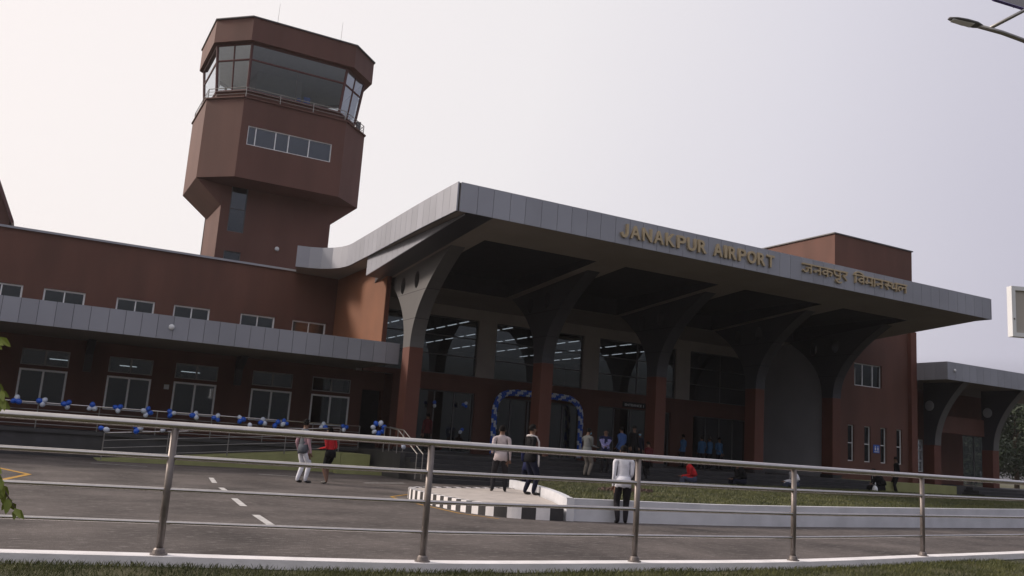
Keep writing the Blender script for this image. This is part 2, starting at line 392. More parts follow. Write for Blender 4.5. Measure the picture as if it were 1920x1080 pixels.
wallpath(lw, LW, .16); wallpath(lw, LF, .16)
tag(lw.build('low_wall', WALLP), 'low white painted wall holding up the front lawn', 'wall')
a = offset(LW, .14); b = offset(LF, .14)
poly = [tuple(p) for p in a[:-1]]+[tuple(p) for p in b[1:]]+[(70,30),(52,30.2),(40,28.2),(28,27.6),(22.9,26.9),(16.2,24.9)]
tri = MB(); tri.add([(x,y,lz(x,y)-.03) for x,y in poly], [tuple(range(len(poly)))])
lawn = tri.build('lawn', GRASSG); struct(lawn)
bm = bmesh.new(); bm.from_mesh(lawn.data); bmesh.ops.triangulate(bm, faces=bm.faces); bm.to_mesh(lawn.data); bm.free()
def inpoly(x, y, P):
    c = False; j = len(P)-1
    for i in range(len(P)):
        if (P[i][1] > y) != (P[j][1] > y) and x < (P[j][0]-P[i][0])*(y-P[i][1])/(P[j][1]-P[i][1])+P[i][0]: c = not c
        j = i
    return c
pts = []
while len(pts) < 60000:
    x = random.uniform(10, 44); y = random.uniform(15.7, 28.5)
    if random.random() > (24/(y+x*.35))**1.5*.6: continue
    if inpoly(x, y, poly): pts.append((x, y))
struct(blades('lawn_grass', pts, .03, .085, .008, BLADE, lambda x, y: lz(x,y)-.035), 'stuff')

# ================================================================ terminal hall
hall = thing('terminal_building', 'brown airport terminal hall with wide grey canopy roof, flared columns and gold lettering', 'building', (26,39,0), world=True)
def soff(y): return 9.04-.081*(y-26)
# --- walls
CX = [13.44, 19.62, 25.85, 32.05]; WZ0, WZ1 = 4.64, 7.45
wins = []
for i, c in enumerate(CX):
    nx = CX[i+1] if i < 3 else 37.4
    wins.append((c+.50-(.65 if i == 0 else 0), nx-.5+(.3 if i == 3 else 0), WZ0, WZ1))
wh = MB(); wh.wall(13.0, 37.6, 4.40, 9.0, 39.0, 39.3, wins); wh.build('upper_wall', WHITEW, hall)
doors = [(16.0,19.14,.95,3.85),(20.2,25.3,.95,3.78),(26.4,29.7,.95,3.85),(30.2,31.2,.95,3.85),(32.8,36.87,.95,3.82)]
wb = MB(); wb.wall(15.0, 37.6, 0, 4.40, 38.9, 39.3, doors); wb.box(13.29,37.6,38.86,38.998,4.401,4.64); wb.box(14.8,14.998,38.9,40,0,4.40)
wb.build('entrance_wall', TERRA, hall)
sw = MB(); sw.box(12.82,12.998,35.4,42.5,5.33,9.04); sw.build('side_wall', TERRA_L, hall)
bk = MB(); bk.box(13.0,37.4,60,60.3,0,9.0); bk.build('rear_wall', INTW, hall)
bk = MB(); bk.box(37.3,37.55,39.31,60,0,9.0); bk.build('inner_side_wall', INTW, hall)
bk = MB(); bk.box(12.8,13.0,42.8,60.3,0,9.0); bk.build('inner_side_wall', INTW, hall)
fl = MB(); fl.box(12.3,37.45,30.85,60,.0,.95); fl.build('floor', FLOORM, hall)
def window(parent, x0, x1, z0, z1, y, cols=2, rows=1, fm=FRAME, gm=GLASS, t=.05, d=.07, splits=None, mt=None, ax='x'):
    s = MB(); P = (lambda a0,a1,b0,b1,c0,c1: s.box(a0,a1,b0,b1,c0,c1)) if ax == 'x' else (lambda a0,a1,b0,b1,c0,c1: s.box(b0,b1,a0,a1,c0,c1))
    P(x0,x1,y,y+d,z1-t,z1); P(x0,x1,y,y+d,z0,z0+t); P(x0,x0+t,y,y+d,z0+t,z1-t); P(x1-t,x1,y,y+d,z0+t,z1-t)
    mt = mt or t
    vs = splits if splits is not None else [x0+(x1-x0)*k/cols for k in range(1, cols)]
    for v in vs: P(v-mt/2, v+mt/2, y+.004, y+d-.004, z0+t, z1-t)
    for k in range(1, rows):
        z = z0+(z1-z0)*k/rows; ed = [x0+t]+[q for v in vs for q in (v-mt/2, v+mt/2)]+[x1-t]
        for a0, a1 in zip(ed[::2], ed[1::2]): P(a0, a1, y+.006, y+d-.006, z-mt/2, z+mt/2)
    w = s.build('window', fm, parent)
    s = MB()
    if ax == 'x': s.box(x0+t,x1-t,y+d*.5,y+d*.5+.008,z0+t,z1-t)
    else: s.box(y+d*.5,y+d*.5+.008,x0+t,x1-t,z0+t,z1-t)
    s.build('pane', gm, w)
    return w
for (x0,x1,z0,z1) in wins: window(hall, x0, x1, z0, z1, 39.1, 2, 3, FRAMED, GLASSD, .06, .1, mt=.05)
for (x0,x1,z0,z1) in doors:
    w = window(hall, x0, x1, z0, z1, 39.05, max(1, round((x1-x0)/1.1)), 1, FRAMED, GLASSD, .06, .1); w.name = 'glass_door'
# --- interior
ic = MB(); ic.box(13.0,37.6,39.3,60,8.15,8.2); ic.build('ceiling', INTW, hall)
for x in (13.6,15.6,18.1,21.0,23.8,26.6,29.4,32.2,35):
    tb = MB(); y = 41.0
    while y < 58:
        tb.box(x-.035,x+.035,y,y+1.15,8.11,8.145); y += 1.62
    tb.build('ceiling_light', TUBE, hall)
# --- roof: top slab with panelled fascia
edge = [(40.05,26.0),(11.65,26.0),(11.70,29.0),(11.80,32.0),(11.92,35.0),(12.0,37.4),(12.02,38.3),(11.88,39.1),(11.55,39.75),(11.1,40.18),(10.6,40.40),(10.12,40.50)]
rp = edge+[(13.2,52),(40.05,52)]
rf = MB(); rf.prism([(x,y) for x,y in rp], 9.06, 9.94); 
roof = rf.build('roof', SOFFIT, hall)
fa = MB(); 
def fascia(mb, path, z0, z1, w=.635, t=.05, gap=.014, back=True):
    P = resample([Vector(p) for p in path], .05)
    n = max(1, round((len(P)-1)*.05/w)); idx = [round(i*(len(P)-1)/n) for i in range(n+1)]
    for a, b in zip(idx, idx[1:]):
        seg = P[a:b+1:3] + ([P[b]] if (b-a) % 3 else [])
        L = (seg[1]-seg[0]).length
        seg[0] = seg[0]+(seg[1]-seg[0]).normalized()*gap/2; seg[-1] = seg[-1]+(seg[-2]-seg[-1]).normalized()*gap/2
        if (P[b]-P[a]).length > sum((seg[k+1]-seg[k]).length for k in range(len(seg)-1))*.9995: seg = [seg[0], seg[-1]]
        ribbon(mb, seg, 0, t, z0, z1)
outl = [Vector(p) for p in edge]
# path order: right -> left along the front then round; left normal of travel points inwards/outwards as needed
fascia(fa, [(11.66,25.95),(40.05,25.95)], 9.0, 10.0, t=.05)
sidep = catmull([(x-.05,y) for x,y in edge[1:]], 8); sidep[0] = Vector((11.60,25.96))
fascia(fa, sidep, 9.0, 10.0, w=.6, t=.05)
fascia(fa, [(40.10,25.96),(40.10,52)], 9.0, 10.0, t=.05)
fa.build('fascia', PANEL, roof)
jb = MB(); ribbon(jb, [Vector((11.66,26.0)), Vector((40.04,26.0))], 0, .03, 9.01, 9.985)
jb.box(39.99,40.045,26.04,51.9,9.01,9.985); ribbon(jb, catmull([(x+.001,y) for x,y in edge[1:]], 8), .0, .03, 9.01, 9.985)
jb.build('fascia_backing', JOINT, roof)
# --- sloping soffit with coffers
cof = [(13.93,18.90),(20.30,25.20),(26.70,31.40),(32.80,37.35)]; CY0, CY1 = 28.5, 36.0
def soffit_strip(mb, x0, x1, y0, y1, mi=0):
    mb.add([(x0,y0,soff(y0)),(x1,y0,soff(y0)),(x1,y1,soff(y1)),(x0,y1,soff(y1))], [(0,1,2,3)], mi)
sf = MB(); xs = [13.0]+[v for c in cof for v in c]+[40.0]
for i, (a, b) in enumerate(zip(xs, xs[1:])):
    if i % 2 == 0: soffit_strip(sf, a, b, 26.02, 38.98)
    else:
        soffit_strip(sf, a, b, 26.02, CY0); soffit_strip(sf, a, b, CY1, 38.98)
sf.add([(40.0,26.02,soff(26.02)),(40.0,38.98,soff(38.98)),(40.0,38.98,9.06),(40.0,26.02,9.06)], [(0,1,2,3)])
sf.build('soffit', SOFFIT, roof)
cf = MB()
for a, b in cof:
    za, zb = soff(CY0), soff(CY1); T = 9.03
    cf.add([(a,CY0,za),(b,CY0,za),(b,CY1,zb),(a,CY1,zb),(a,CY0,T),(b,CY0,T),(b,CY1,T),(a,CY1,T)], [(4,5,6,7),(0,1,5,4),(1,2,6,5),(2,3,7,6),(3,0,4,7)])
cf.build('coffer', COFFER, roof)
sd = MB(); sd.prism([(12.05,26.06),(12.999,26.06),(12.999,38.0),(12.6,36.0),(12.05,36.0)], lambda x,y: soff(y)-.004, 9.055)
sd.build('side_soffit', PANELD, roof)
se = MB(); 
Pp = [Vector((12.02,26.3+.6*k)) for k in range(17)]
for a, b in zip(Pp, Pp[1:]):
    y0, y1 = a.y+.006, b.y-.006
    se.add([(12.0,y0,soff(y0)-.01),(12.0,y1,soff(y1)-.01),(12.0,y1,9.03),(12.0,y0,9.03),(12.045,y0,soff(y0)-.01),(12.045,y1,soff(y1)-.01),(12.045,y1,9.03),(12.045,y0,9.03)],
           [(0,1,2,3),(4,7,6,5),(0,4,5,1),(2,6,7,3),(0,3,7,4),(1,5,6,2)])
se.build('side_soffit_edge', PANEL, roof)
# --- columns with flared brackets
def bracket_profile(y0, y1, z0, zt, fr, bk, n=12):
    """(y, z) outline: front edge sweeps forward by fr, rear edge back by bk"""
    F = []; B = []
    for i in range(n+1):
        t = i/n; F.append((y0-fr*(t**2.1), z0+(zt(y0-fr)-z0)*t)); B.append((y1+bk*(t**2.3), z0+(zt(y1+bk)-z0)*t))
    return F, B
for i, c in enumerate([13.44,19.62,25.85,32.05,37.5]):
    x0, x1 = c-.3, c+.3
    s = MB(); s.box(x0,x1,33.0,33.74,.95,5.1); col = s.build('column', TERRA_L, hall, bevel=.015)
    s = MB(); s.box(x0-.04,x1+.04,32.96,33.78,.95,1.12); s.build('column_base', STEPM, col)
    F, B = bracket_profile(33.0, 33.74, 5.1, lambda y: soff(y)+.02, 3.3, 2.4, 16)
    s = MB()
    holes = [(34.34,7.75,.24,.36),(32.86,7.83,.24,.36)]
    n = len(F)
    sx0, sx1 = x0+.012, x1-.012
    # side faces as a grid of quads, with two round openings
    s2 = MB()
    for x, mi in ((x0,0),(x1,0)):
        for k in range(n-1):
            q = [(F[k][0],F[k][1]),(B[k][0],B[k][1]),(B[k+1][0],B[k+1][1]),(F[k+1][0],F[k+1][1])]
            s.add([(x,y,z) for y,z in q], [(0,1,2,3)])
    for k in range(n-1):
        s.add([(x0,*F[k]),(x1,*F[k]),(x1,*F[k+1]),(x0,*F[k+1])], [(0,1,2,3)])
        s.add([(x0,*B[k]),(x1,*B[k]),(x1,*B[k+1]),(x0,*B[k+1])], [(0,1,2,3)])
    s.add([(x0,*F[0]),(x1,*F[0]),(x1,*B[0]),(x0,*B[0])], [(0,1,2,3)])
    s.add([(x0,*F[-1]),(x1,*F[-1]),(x1,*B[-1]),(x0,*B[-1])], [(0,1,2,3)])
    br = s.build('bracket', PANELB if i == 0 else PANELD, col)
    bm = bmesh.new(); bm.from_mesh(br.data); bmesh.ops.remove_doubles(bm, verts=bm.verts, dist=.001); bmesh.ops.recalc_face_normals(bm, faces=bm.faces)
    bm.to_mesh(br.data); bm.free()
    # cut the two round openings
    cut = MB()
    for hy, hz, ra, rb in holes:
        ring = [(hy+ra*math.cos(a*math.pi/12), hz+rb*math.sin(a*math.pi/12)) for a in range(24)]
        cut.prismx(ring, x0-.3, x1+.3)
    cme = cut.build('cutter', JOINT)
    md = br.modifiers.new('b', 'BOOLEAN'); md.object = cme; md.operation = 'DIFFERENCE'; md.solver = 'EXACT'
    dg = bpy.context.evaluated_depsgraph_get(); nm = bpy.data.meshes.new_from_object(br.evaluated_get(dg)); br.modifiers.clear(); br.data = nm
    bpy.data.objects.remove(cme)
    # panel joints: thin dark lines standing 2 mm proud
    j = MB()
    for z in (6.24, 7.34):
        t = (z-5.1)/(soff(30.4)-5.1); k = t*(n-1); a = int(k); fr = k-a
        yf = F[a][0]+(F[a+1][0]-F[a][0])*fr; t = (z-5.1)/(soff(36)-5.1); k = t*(n-1); a = int(k); fr = k-a; yb = B[a][0]+(B[a+1][0]-B[a][0])*fr
        j.box(x0-.003,x0,yf,yb,z-.01,z+.01); j.box(x0,x1,yf-.004,yf+.002,z-.01,z+.01)
    j.build('panel_joint', JOINT, br)
# --- right service block (part of the terminal)
BY = 33.25
slit = [(38.63,39.12),(39.91,40.43),(41.2,41.68),(42.5,42.97)]
bh = [(a,b,1.9,3.81) for a,b in slit]+[(39.12,41.32,5.96,7.2)]
s = MB(); s.wall(37.81, 43.95, .95, 14.15, BY, BY+.3, bh); s.wall(37.60,37.808,8.95,14.15,BY,BY+.3)
s.wall(BY+.3, 48, 0, 14.15, 43.65, 43.95, axis='y')
s.box(37.6,37.9,BY+.3,48,9.95,14.15); s.box(37.9,43.65,BY+.3,48,13.9,14.1); s.box(37.6,43.95,48,48.3,0,14.15)
s.build('service_block_wall', TERRA, hall)
s = MB(); s.box(37.5,44.02,33.19,33.6,14.15,14.21); s.box(37.5,37.9,33.6,48.3,14.15,14.21); s.box(43.6,44.02,33.6,48.3,14.15,14.21); s.build('coping', FRAMED, hall)
s = MB(); s.box(37.56,37.9,BY+.5,39.0,.95,9.2); s.build('grey_side_wall', GREYW, hall)
s = MB(); s.box(43.5,43.98,33.02,BY-.002,.95,9.4); s.build('corner_pilaster', TERRA_L, hall)
s = MB(); s.box(37.9,43.6,34.6,34.8,.96,13.8); s.build('partition_wall', DARK, hall)
for a,b in slit: 
    window(hall, a, b, 1.9, 3.81, BY+.10, 1, 2, FRAME, GLASS, .045, .07)
window(hall, 39.12, 41.32, 5.96, 7.2, BY+.10, 1, 1, FRAME, GLASS, .05, .07, splits=[39.88,40.68])
s = MB(); s.box(39.15,39.17,BY-.02,BY+.5,5.98,6.9); s.build('open_sash', FRAME, hall)
s = MB(); s.box(40.6,41.08,BY-.03,BY-.002,2.42,2.86); sg = s.build('toilet_sign', SIGNB, hall)
s = MB()
for cx in (40.74,40.94):
    s.ball((cx,BY-.034,2.76),.035,.01,.035,8,6); s.box(cx-.045,cx+.045,BY-.04,BY-.031,2.56,2.71)
s.box(40.66,41.02,BY-.04,BY-.031,2.47,2.51); s.build('pictogram', WHT, sg)
s = MB(); s.ball((38.14,BY-.02,7.87),.26,.06,.26,20,10); s.box(38.10,38.18,BY-.05,BY-.001,7.82,7.92)
s.build('bulkhead_lamp', WHITEW, hall, smooth=True)
s = MB(); s.box(37.5,44.4,31.0,BY,.44,.949); s.build('plinth', GREENP, hall)
# small entrance sign over the doors
s = MB(); s.box(27.9,29.5,38.80,38.86,3.92,4.20); es = s.build('entrance_sign', DARK, hall)
def textmesh(body, width, height, depth, mat_, name, parent, origin, bold=.012):
    cu = bpy.data.curves.new(name, 'FONT'); cu.body = body; cu.size = 1; cu.extrude = .5; cu.offset = bold
    o = bpy.data.objects.new(name, cu); COL.objects.link(o)
    dg = bpy.context.evaluated_depsgraph_get(); me = bpy.data.meshes.new_from_object(o.evaluated_get(dg))
    bpy.data.objects.remove(o)
    xs = [v.co.x for v in me.vertices]; ys = [v.co.y for v in me.vertices]
    x0, x1, y0, y1 = min(xs), max(xs), min(ys), max(ys)
    for v in me.vertices:
        v.co = Vector((origin[0]+(v.co.x-x0)/(x1-x0)*width, origin[1]-depth*(v.co.z+.5), origin[2]+(v.co.y-y0)/(y1-y0)*height))
    me.materials.clear(); me.materials.append(mat_)
    t = bpy.data.objects.new(name, me); COL.objects.link(t); t.parent = parent
    if parent.get('_w'): t.location = -parent.location
    return t
t = textmesh('ENTRANCE 1', 1.25, .13, .01, WHT, 'sign_text', es, (28.0,38.798,3.975))
# gold lettering: each letter is a part
def word(w, x0, x1, z, h):
    wd = {'I':.35,'J':.8,'A':1.12,'U':1.02,'N':1.05,'O':1.15,'R':1.05,'K':1.08}; tot = sum(wd.get(c,1) for c in w)+.22*(len(w)-1); k = (x1-x0)/tot; x = x0
    for c in w:
        ww = wd.get(c,1)*k
        if c == 'J': glyph([[(.86,1.0),(.86,.62)],[(.86,.64),(.86,.30),(.66,.07),(.30,.09),(.13,.34)]], x, z, ww, h, .095); x += ww+.22*k; continue
        textmesh(c, ww, h*(1.0), .09, GOLD, 'letter', hall, (x, 25.945, z), .022); x += ww+.22*k
def glyph(strokes, x, z, sx, sz, w, name='letter'):
    s = MB()
    for P in strokes:
        if len(P) > 2: P = [tuple(p) for p in catmull(P, 5)]
        P = [Vector((x+a*sx, z+b*sz)) for a, b in P]
        A = offset(P, w/2); B = offset(P, -w/2); y0, y1 = 25.947, 25.855+random.uniform(0,.003)
        for i in range(len(P)-1):
            q = [A[i],A[i+1],B[i+1],B[i]]
            s.add([(p.x,y0,p.y) for p in q]+[(p.x,y1,p.y) for p in q], [(3,2,1,0),(4,5,6,7),(0,1,5,4),(1,2,6,5),(2,3,7,6),(3,0,4,7)])
    return s.build(name, GOLD, hall)
word('JANAKPUR', 18.16, 22.22, 9.27, .50); word('AIRPORT', 22.58, 25.78, 9.27, .50)
def HL(a, b): return [(a,1),(b,1)]
def stem(x): return [(x,1.0),(x,0)]
JA = ([HL(0,1), stem(.78), [(.78,.58),(.40,.60),(.48,.42),(.42,.18),(.22,.10),(.04,.28)]], 1.0)
NA = ([HL(0,.8), stem(.62), [(.62,.48),(.22,.48)], [(.22,.48),(.10,.42),(.14,.28),(.26,.32),(.22,.48)]], .8)
KA = ([HL(0,1.05), stem(.52), [(.52,.62),(.28,.70),(.08,.48),(.24,.26),(.52,.42)], [(.52,.62),(.78,.66),(.95,.48),(.84,.16)]], 1.05)
PU = ([HL(0,.85), stem(.68), [(.16,1),(.17,.62),(.32,.42),(.68,.42)], [(.68,.0),(.42,-.04),(.36,-.26),(.60,-.38),(.88,-.30)]], .85)
RA = ([HL(0,.62), [(.34,1),(.50,.82),(.42,.62),(.14,.56),(.34,.30),(.52,.0)]], .62)
VI = ([HL(0,1.05), stem(.16), [(.16,1),(.14,1.22),(.42,1.38),(.80,1.24),(.92,1.0)], stem(.92), [(.92,.62),(.66,.68),(.46,.44),(.64,.22),(.92,.36)]], 1.05)
MAA = ([HL(0,1.12), [(.22,1),(.22,.36)], [(.22,.36),(.10,.40),(.10,.24),(.22,.24),(.22,.36)], [(.22,.36),(.70,.36)], stem(.70), stem(.98)], 1.12)
STHA = ([HL(0,.62), [(.34,1),(.48,.82),(.40,.64),(.12,.58),(.32,.32),(.48,.02)], [(.30,.52),(.72,.52)],
         [(.86,.98),(.74,.92),(.80,.80),(.94,.84),(.98,.68),(.82,.50),(.92,.28),(1.32,.38)], stem(1.32), HL(1.2,1.46)], 1.46)
LA = ([HL(0,1.0), stem(.84), [(.20,.10),(.06,.34),(.16,.62),(.36,.64),(.46,.30)], [(.46,.44),(.56,.64),(.84,.60)]], 1.0)
def hindi(gl, x0, x1, z, h):
    tot = sum(g[1] for g in gl); k = (x1-x0)/tot; x = x0
    for st, w in gl: glyph(st, x, z, k, h, .062); x += w*k
hindi([JA,NA,KA,PU,RA], 27.38, 30.06, 9.37, .36)
hindi([VI,MAA,NA,STHA,LA], 30.45, 33.88, 9.37, .36)

# --- steps
def steps(name, x0, x1, label, y0=28.55, tread=.45, n=6, rise=.158, taper=0):
    st = thing(name, label, 'steps', ((x0+x1)/2, y0, 0), world=True)
    for i in range(n):
        s = MB(); s.box(x0+taper*i*.3, x1-taper*i*.3, y0+tread*i, 30.85 if y0+tread*n <= 31 else y0+tread*n, rise*i+(.0 if i else -.02), rise*(i+1)-(.004 if i == n-1 else 0))
        s.build('step', STEPM, st, bevel=.012)
    return st
ek = MB(); ribbon(ek, [Vector(p) for p in [(16.2,24.9),(22.9,26.9),(28,27.6),(40,28.2),(52,30.2),(70,30)]], .0, .16, -.02, .53)
tag(ek.build('lawn_edge_kerb', PAVE), 'thin concrete kerb along the back edge of the raised lawn', 'kerb')
steps('entrance_steps', 12.5, 37.3, 'wide dark granite steps up to the terminal entrance columns')
steps('side_steps', 44.6, 50.3, 'dark granite steps in front of the right side wing', taper=.6)

# ================================================================ left office wing
wing = thing('office_wing', 'low brown office wing with grey canopy band left of the terminal hall', 'building', (3,40,0), world=True)
UPW = [(p*.914,q*.914) for p,q in [(-2.62,-.89),(-.03,1.75),(3.13,4.88),(5.77,7.52),(9.05,10.82),(11.75,13.58)]]
LY = 40.0; K = LY/40.0; lzz = lambda z: 1.45+(z-1.45)*K
LOW = [(a*K,b*K) for a,b in [(-.43,1.29),(2.76,4.47),(5.37,7.13),(8.63,10.43),(11.34,13.16)]]
s = MB(); s.wall(-14, 12.79, 4.9, 9.13, 42.5, 42.8, [(a,b,5.40,6.76) for a,b in UPW]); s.build('upper_wall', TERRA, wing)
s = MB(); s.box(12.795,12.818,35.42,42.49,5.325,9.03); s.build('return_wall', mat('orange_paint', (.185,.072,.034), .75, var=.1, scale=.7), wing)
s = MB(); s.box(-14,12.78,42.42,42.9,9.13,9.20); s.box(-14,12.78,42.40,42.42,9.11,9.205); s.build('coping', PANEL, wing)
s = MB(); s.box(-14,12.79,42.9,52,8.8,9.0); s.box(-14,12.79,52,52.2,0,9.1); s.box(-14,12.79,45,45.2,5.2,8.8); s.build('roof', DARK, wing)
L0, L1, L2, L3 = map(lzz, (1.80,3.18,3.33,3.97))
lh = [(a,b,L0,L1) for a,b in LOW]+[(a,b,L2,L3) for a,b in LOW]+[(13.75,14.7,.93,3.6)]
s = MB(); s.wall(-14, 14.798, 0, 4.60, LY, LY+.25, lh); s.build('lower_wall', TERRA, wing)
s = MB(); s.box(-14,14.79,46.2,46.45,0,5.0); s.box(-14,14.79,LY+.26,46.2,4.30,4.5); s.box(-14,14.79,LY+.26,46.2,.85,.91); s.build('office_interior', WHITEW, wing)
s = MB()
for x in (.95,3.75,6.45):
    for k in range(3): s.box(x-.34+k*.06,x+.34+k*.06,42.6+k*.9,42.66+k*.9,3.76+.05*k,3.79+.05*k)
s.build('office_light', TUBEW, wing)
for a,b in UPW: window(wing, a, b, 5.40, 6.76, 42.58, 2, 1, FRAME, GLASSD, .07, .08, mt=.05)
for a,b in LOW:
    window(wing, a, b, L0, L1, LY-.02, 2, 1, FRAME, GLASSD, .075, .08)
    window(wing, a, b, L2, L3, LY+.02, 2, 1, FRAMET, GLASSD, .045, .08, mt=.07)
s = MB(); s.box(-14,13.24,34.5,LY-.02,4.50,5.26); can = s.build('canopy', SOFFIT, wing)
s = MB(); fascia(s, [(-14,34.44),(13.28,34.44)], 4.45, 5.32, w=.553); fascia(s, [(13.29,34.46),(13.29,35.9)], 4.45, 5.32, w=.6); s.build('fascia', PANEL, can)
s = MB(); s.box(-14,13.23,34.49,34.52,4.48,5.30); s.build('fascia_backing', JOINT, can)
s = MB(); s.box(-14,12.78,LY-.02,42.49,4.61,5.06); s.box(-14,12.79,42.8,46,4.9,5.1); s.build('lower_roof', DARK, wing)
for x in (-4.1,1.97,7.97):
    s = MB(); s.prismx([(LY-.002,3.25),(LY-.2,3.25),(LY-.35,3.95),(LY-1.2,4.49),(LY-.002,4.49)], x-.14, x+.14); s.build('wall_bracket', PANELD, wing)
s = MB(); s.box(5.0,5.2,LY-.03,LY-.002,2.82,3.02); s.build('paper_notice', WHT, wing)
s = MB(); s.box(3.1,3.4,LY+.10,LY+.112,2.75,2.95); s.build('window_notice', WHITEW, wing)
s = MB(); s.ball((4.29,34.42,4.90), .11, .07, .11, 14, 8); s.build('round_lamp', WHT, wing, smooth=True)
# raised walk in front of the wing
s = MB(); s.box(-14,12.299,35.7,LY,-.02,.92); s.box(-14,12.42,35.62,35.698,.80,.94)
tag(s.build('raised_walkway', CONC), 'dark concrete raised walkway along the office wing', 'walkway')
def railing(name, label, x0, x1, y, zf, step, nr=3, zt=.9, group=None):
    t = thing(name, label, 'railing', ((x0+x1)/2, y, 0), group=group, world=True)
    n = max(1, round((x1-x0)/step))
    for i in range(n+1):
        x = x0+(x1-x0)*i/n; s = MB(); s.tube([(x,y,zf(x)),(x,y,zf(x)+zt)], .022, 8); s.build('post', STEELD, t)
    for k in range(nr+1):
        h = zt*(1-k/(nr+.6)); s = MB(); s.tube([(x0,y,zf(x0)+h),(x1,y,zf(x1)+h)], .025 if k == 0 else .014, 8); s.build('rail', STEEL if k == 0 else STEELD, t)
    return t
railing('walkway_railing', 'thin steel railing with balloons on top edge of the raised walkway', -13.5, 12.3, 35.66, lambda x: .93, 2.0)
# ramp in front, climbing to the right
rz_ = lambda x: max(.03, min(.76, (x-3.0)*.092+.06))
s = MB(); xs = [2.4+.5*i for i in range(18)]
for a, b in zip(xs, xs[1:]):
    s.add([(a,33.5,-.02),(b,33.5,-.02),(b,35.6,-.02),(a,35.6,-.02),(a,33.5,rz_(a)),(b,33.5,rz_(b)),(b,35.6,rz_(b)),(a,35.6,rz_(a))], [(4,5,6,7),(0,1,5,4)]+([(3,0,4,7)] if a == xs[0] else [])+([(1,2,6,5)] if b == xs[-1] else []))
tag(s.build('access_ramp', GREENP), 'yellow green access ramp rising beside the raised walkway', 'ramp')
s = MB(); s.box(10.92,12.35,33.0,35.6,-.02,.30); s.box(10.92,12.1,33.5,35.6,.30,.74); s.box(10.5,12.9,32.6,33.0,-.02,.14)
tag(s.build('ramp_landing', GREENP), 'stepped yellow green landing at the top of the ramp', 'landing')
railing('ramp_railing', 'thin steel railing on the front edge of the yellow green ramp', 2.5, 10.8, 33.56, rz_, 2.05, zt=.92)
t = thing('stair_handrail', 'short sloping steel handrail at the left end of the dark steps', 'handrail', (12.3,31,0), world=True)
for x in (12.15, 12.38):
    s = MB(); s.tube([(x,32.4,1.85),(x,30.9,1.75),(x,28.9,.95)], .02, 8); s.build('rail', STEELD, t)
    for y, z0, z1 in ((32.3,.9,1.84),(30.9,.9,1.75),(28.95,.1,.97)):
        s = MB(); s.tube([(x,y,z0),(x,y,z1)], .02, 8); s.build('post', STEELD, t)

# balloons: clusters tied to the railings
bm_ = {}
for nm, mt in (('b', BLUEB), ('w', WHITEB)):
    s = MB(); s.ball((0,0,0), .10, .10, .118, 14, 10); s.tube([(0,0,-.112),(0,0,-.135)], [.010,.018], 6)
    o = s.build('balloon', mt, smooth=True); bm_[nm] = o.data; bpy.data.objects.remove(o)
ORD = ['first','second','third','fourth','fifth','sixth','seventh','eighth','ninth','tenth','eleventh','twelfth','thirteenth','fourteenth','fifteenth']
def cluster(x, y, z, cols, label, seed, sc=1):
    rnd = random.Random(seed); t = thing('balloon_cluster', label, 'balloons', (x,y,z), group='blue and white balloon clusters tied to the railings')
    n = len(cols); a0 = rnd.uniform(0, 6.28)
    for i, c in enumerate(cols):
        a = a0+i*2*math.pi/n; rad = (.085 if n < 4 else .12 if n < 6 else .2)*sc
        o = bpy.data.objects.new('balloon', bm_[c]); COL.objects.link(o); o.parent = t
        o.location = (math.cos(a)*rad*1.05, -.08-rnd.uniform(0,.08), math.sin(a)*rad); o.scale = (sc*rnd.uniform(.82,1.02),)*3
        o.rotation_euler = (rnd.uniform(-.6,.6), math.pi/2-a if 0 else -a+math.pi/2, 0)
UPC = [(-.70,'bbw'),(.22,'bww'),(1.2,'bwbw'),(2.2,'bww'),(3.2,'bbw'),(4.35,'bbww'),(5.2,'bbw'),(6.05,'bww'),(6.75,'wbb'),(7.65,'bbw'),(8.5,'wwb'),(9.1,'bb'),(9.45,'bbw'),(11.05,'bww'),(11.85,'wbb')]
for i, ((x, c), z) in enumerate(zip([(-.31,'bbw'),(.49,'bww'),(1.27,'bwb'),(2.11,'bww'),(2.96,'bbw'),(3.97,'bbww'),(4.82,'bbw'),(5.67,'bww'),(6.48,'wbb'),(7.4,'bbw'),(8.24,'wwb'),(8.79,'bb'),(9.11,'bbw'),(10.7,'bww'),(11.58,'wbb')], [1.86,1.86,1.83,1.8,1.83,1.78,1.79,1.78,1.75,1.75,1.72,1.68,1.74,1.72,1.72])):
    cluster(x, 35.6, z, c, 'balloon cluster on the raised walkway railing, %s from the left' % ORD[i], 10+i)
for i, (x, c, z) in enumerate([(2.44,'bw',1.08),(3.5,'bbw',1.16),(4.4,'wb',1.24),(5.39,'bw',1.30),(6.31,'ww',1.34),(7.32,'w',1.46)]):
    cluster(x, 33.5, z, c, 'balloon cluster on the lower ramp railing, %s from the left' % ORD[i], 40+i)
cluster(12.25, 33.4, 1.78, 'bbwbwwb', 'big bunch of blue and white balloons at the top of the stair handrail', 70, 1.05)
cluster(12.2, 30.6, 1.22, 'ww', 'two white balloons hanging low on the stair handrail', 71, .8)
for j, (x, z, c) in enumerate(((17.0,3.15,'bw'),(18.6,3.25,'bbw'),(18.5,2.0,'bw'))):
    t = cluster(x*38.7/39, 38.7, z, c, 'dim blue balloons on the dark doors right of the first column, %s one' % ORD[j], 80+j, .9)

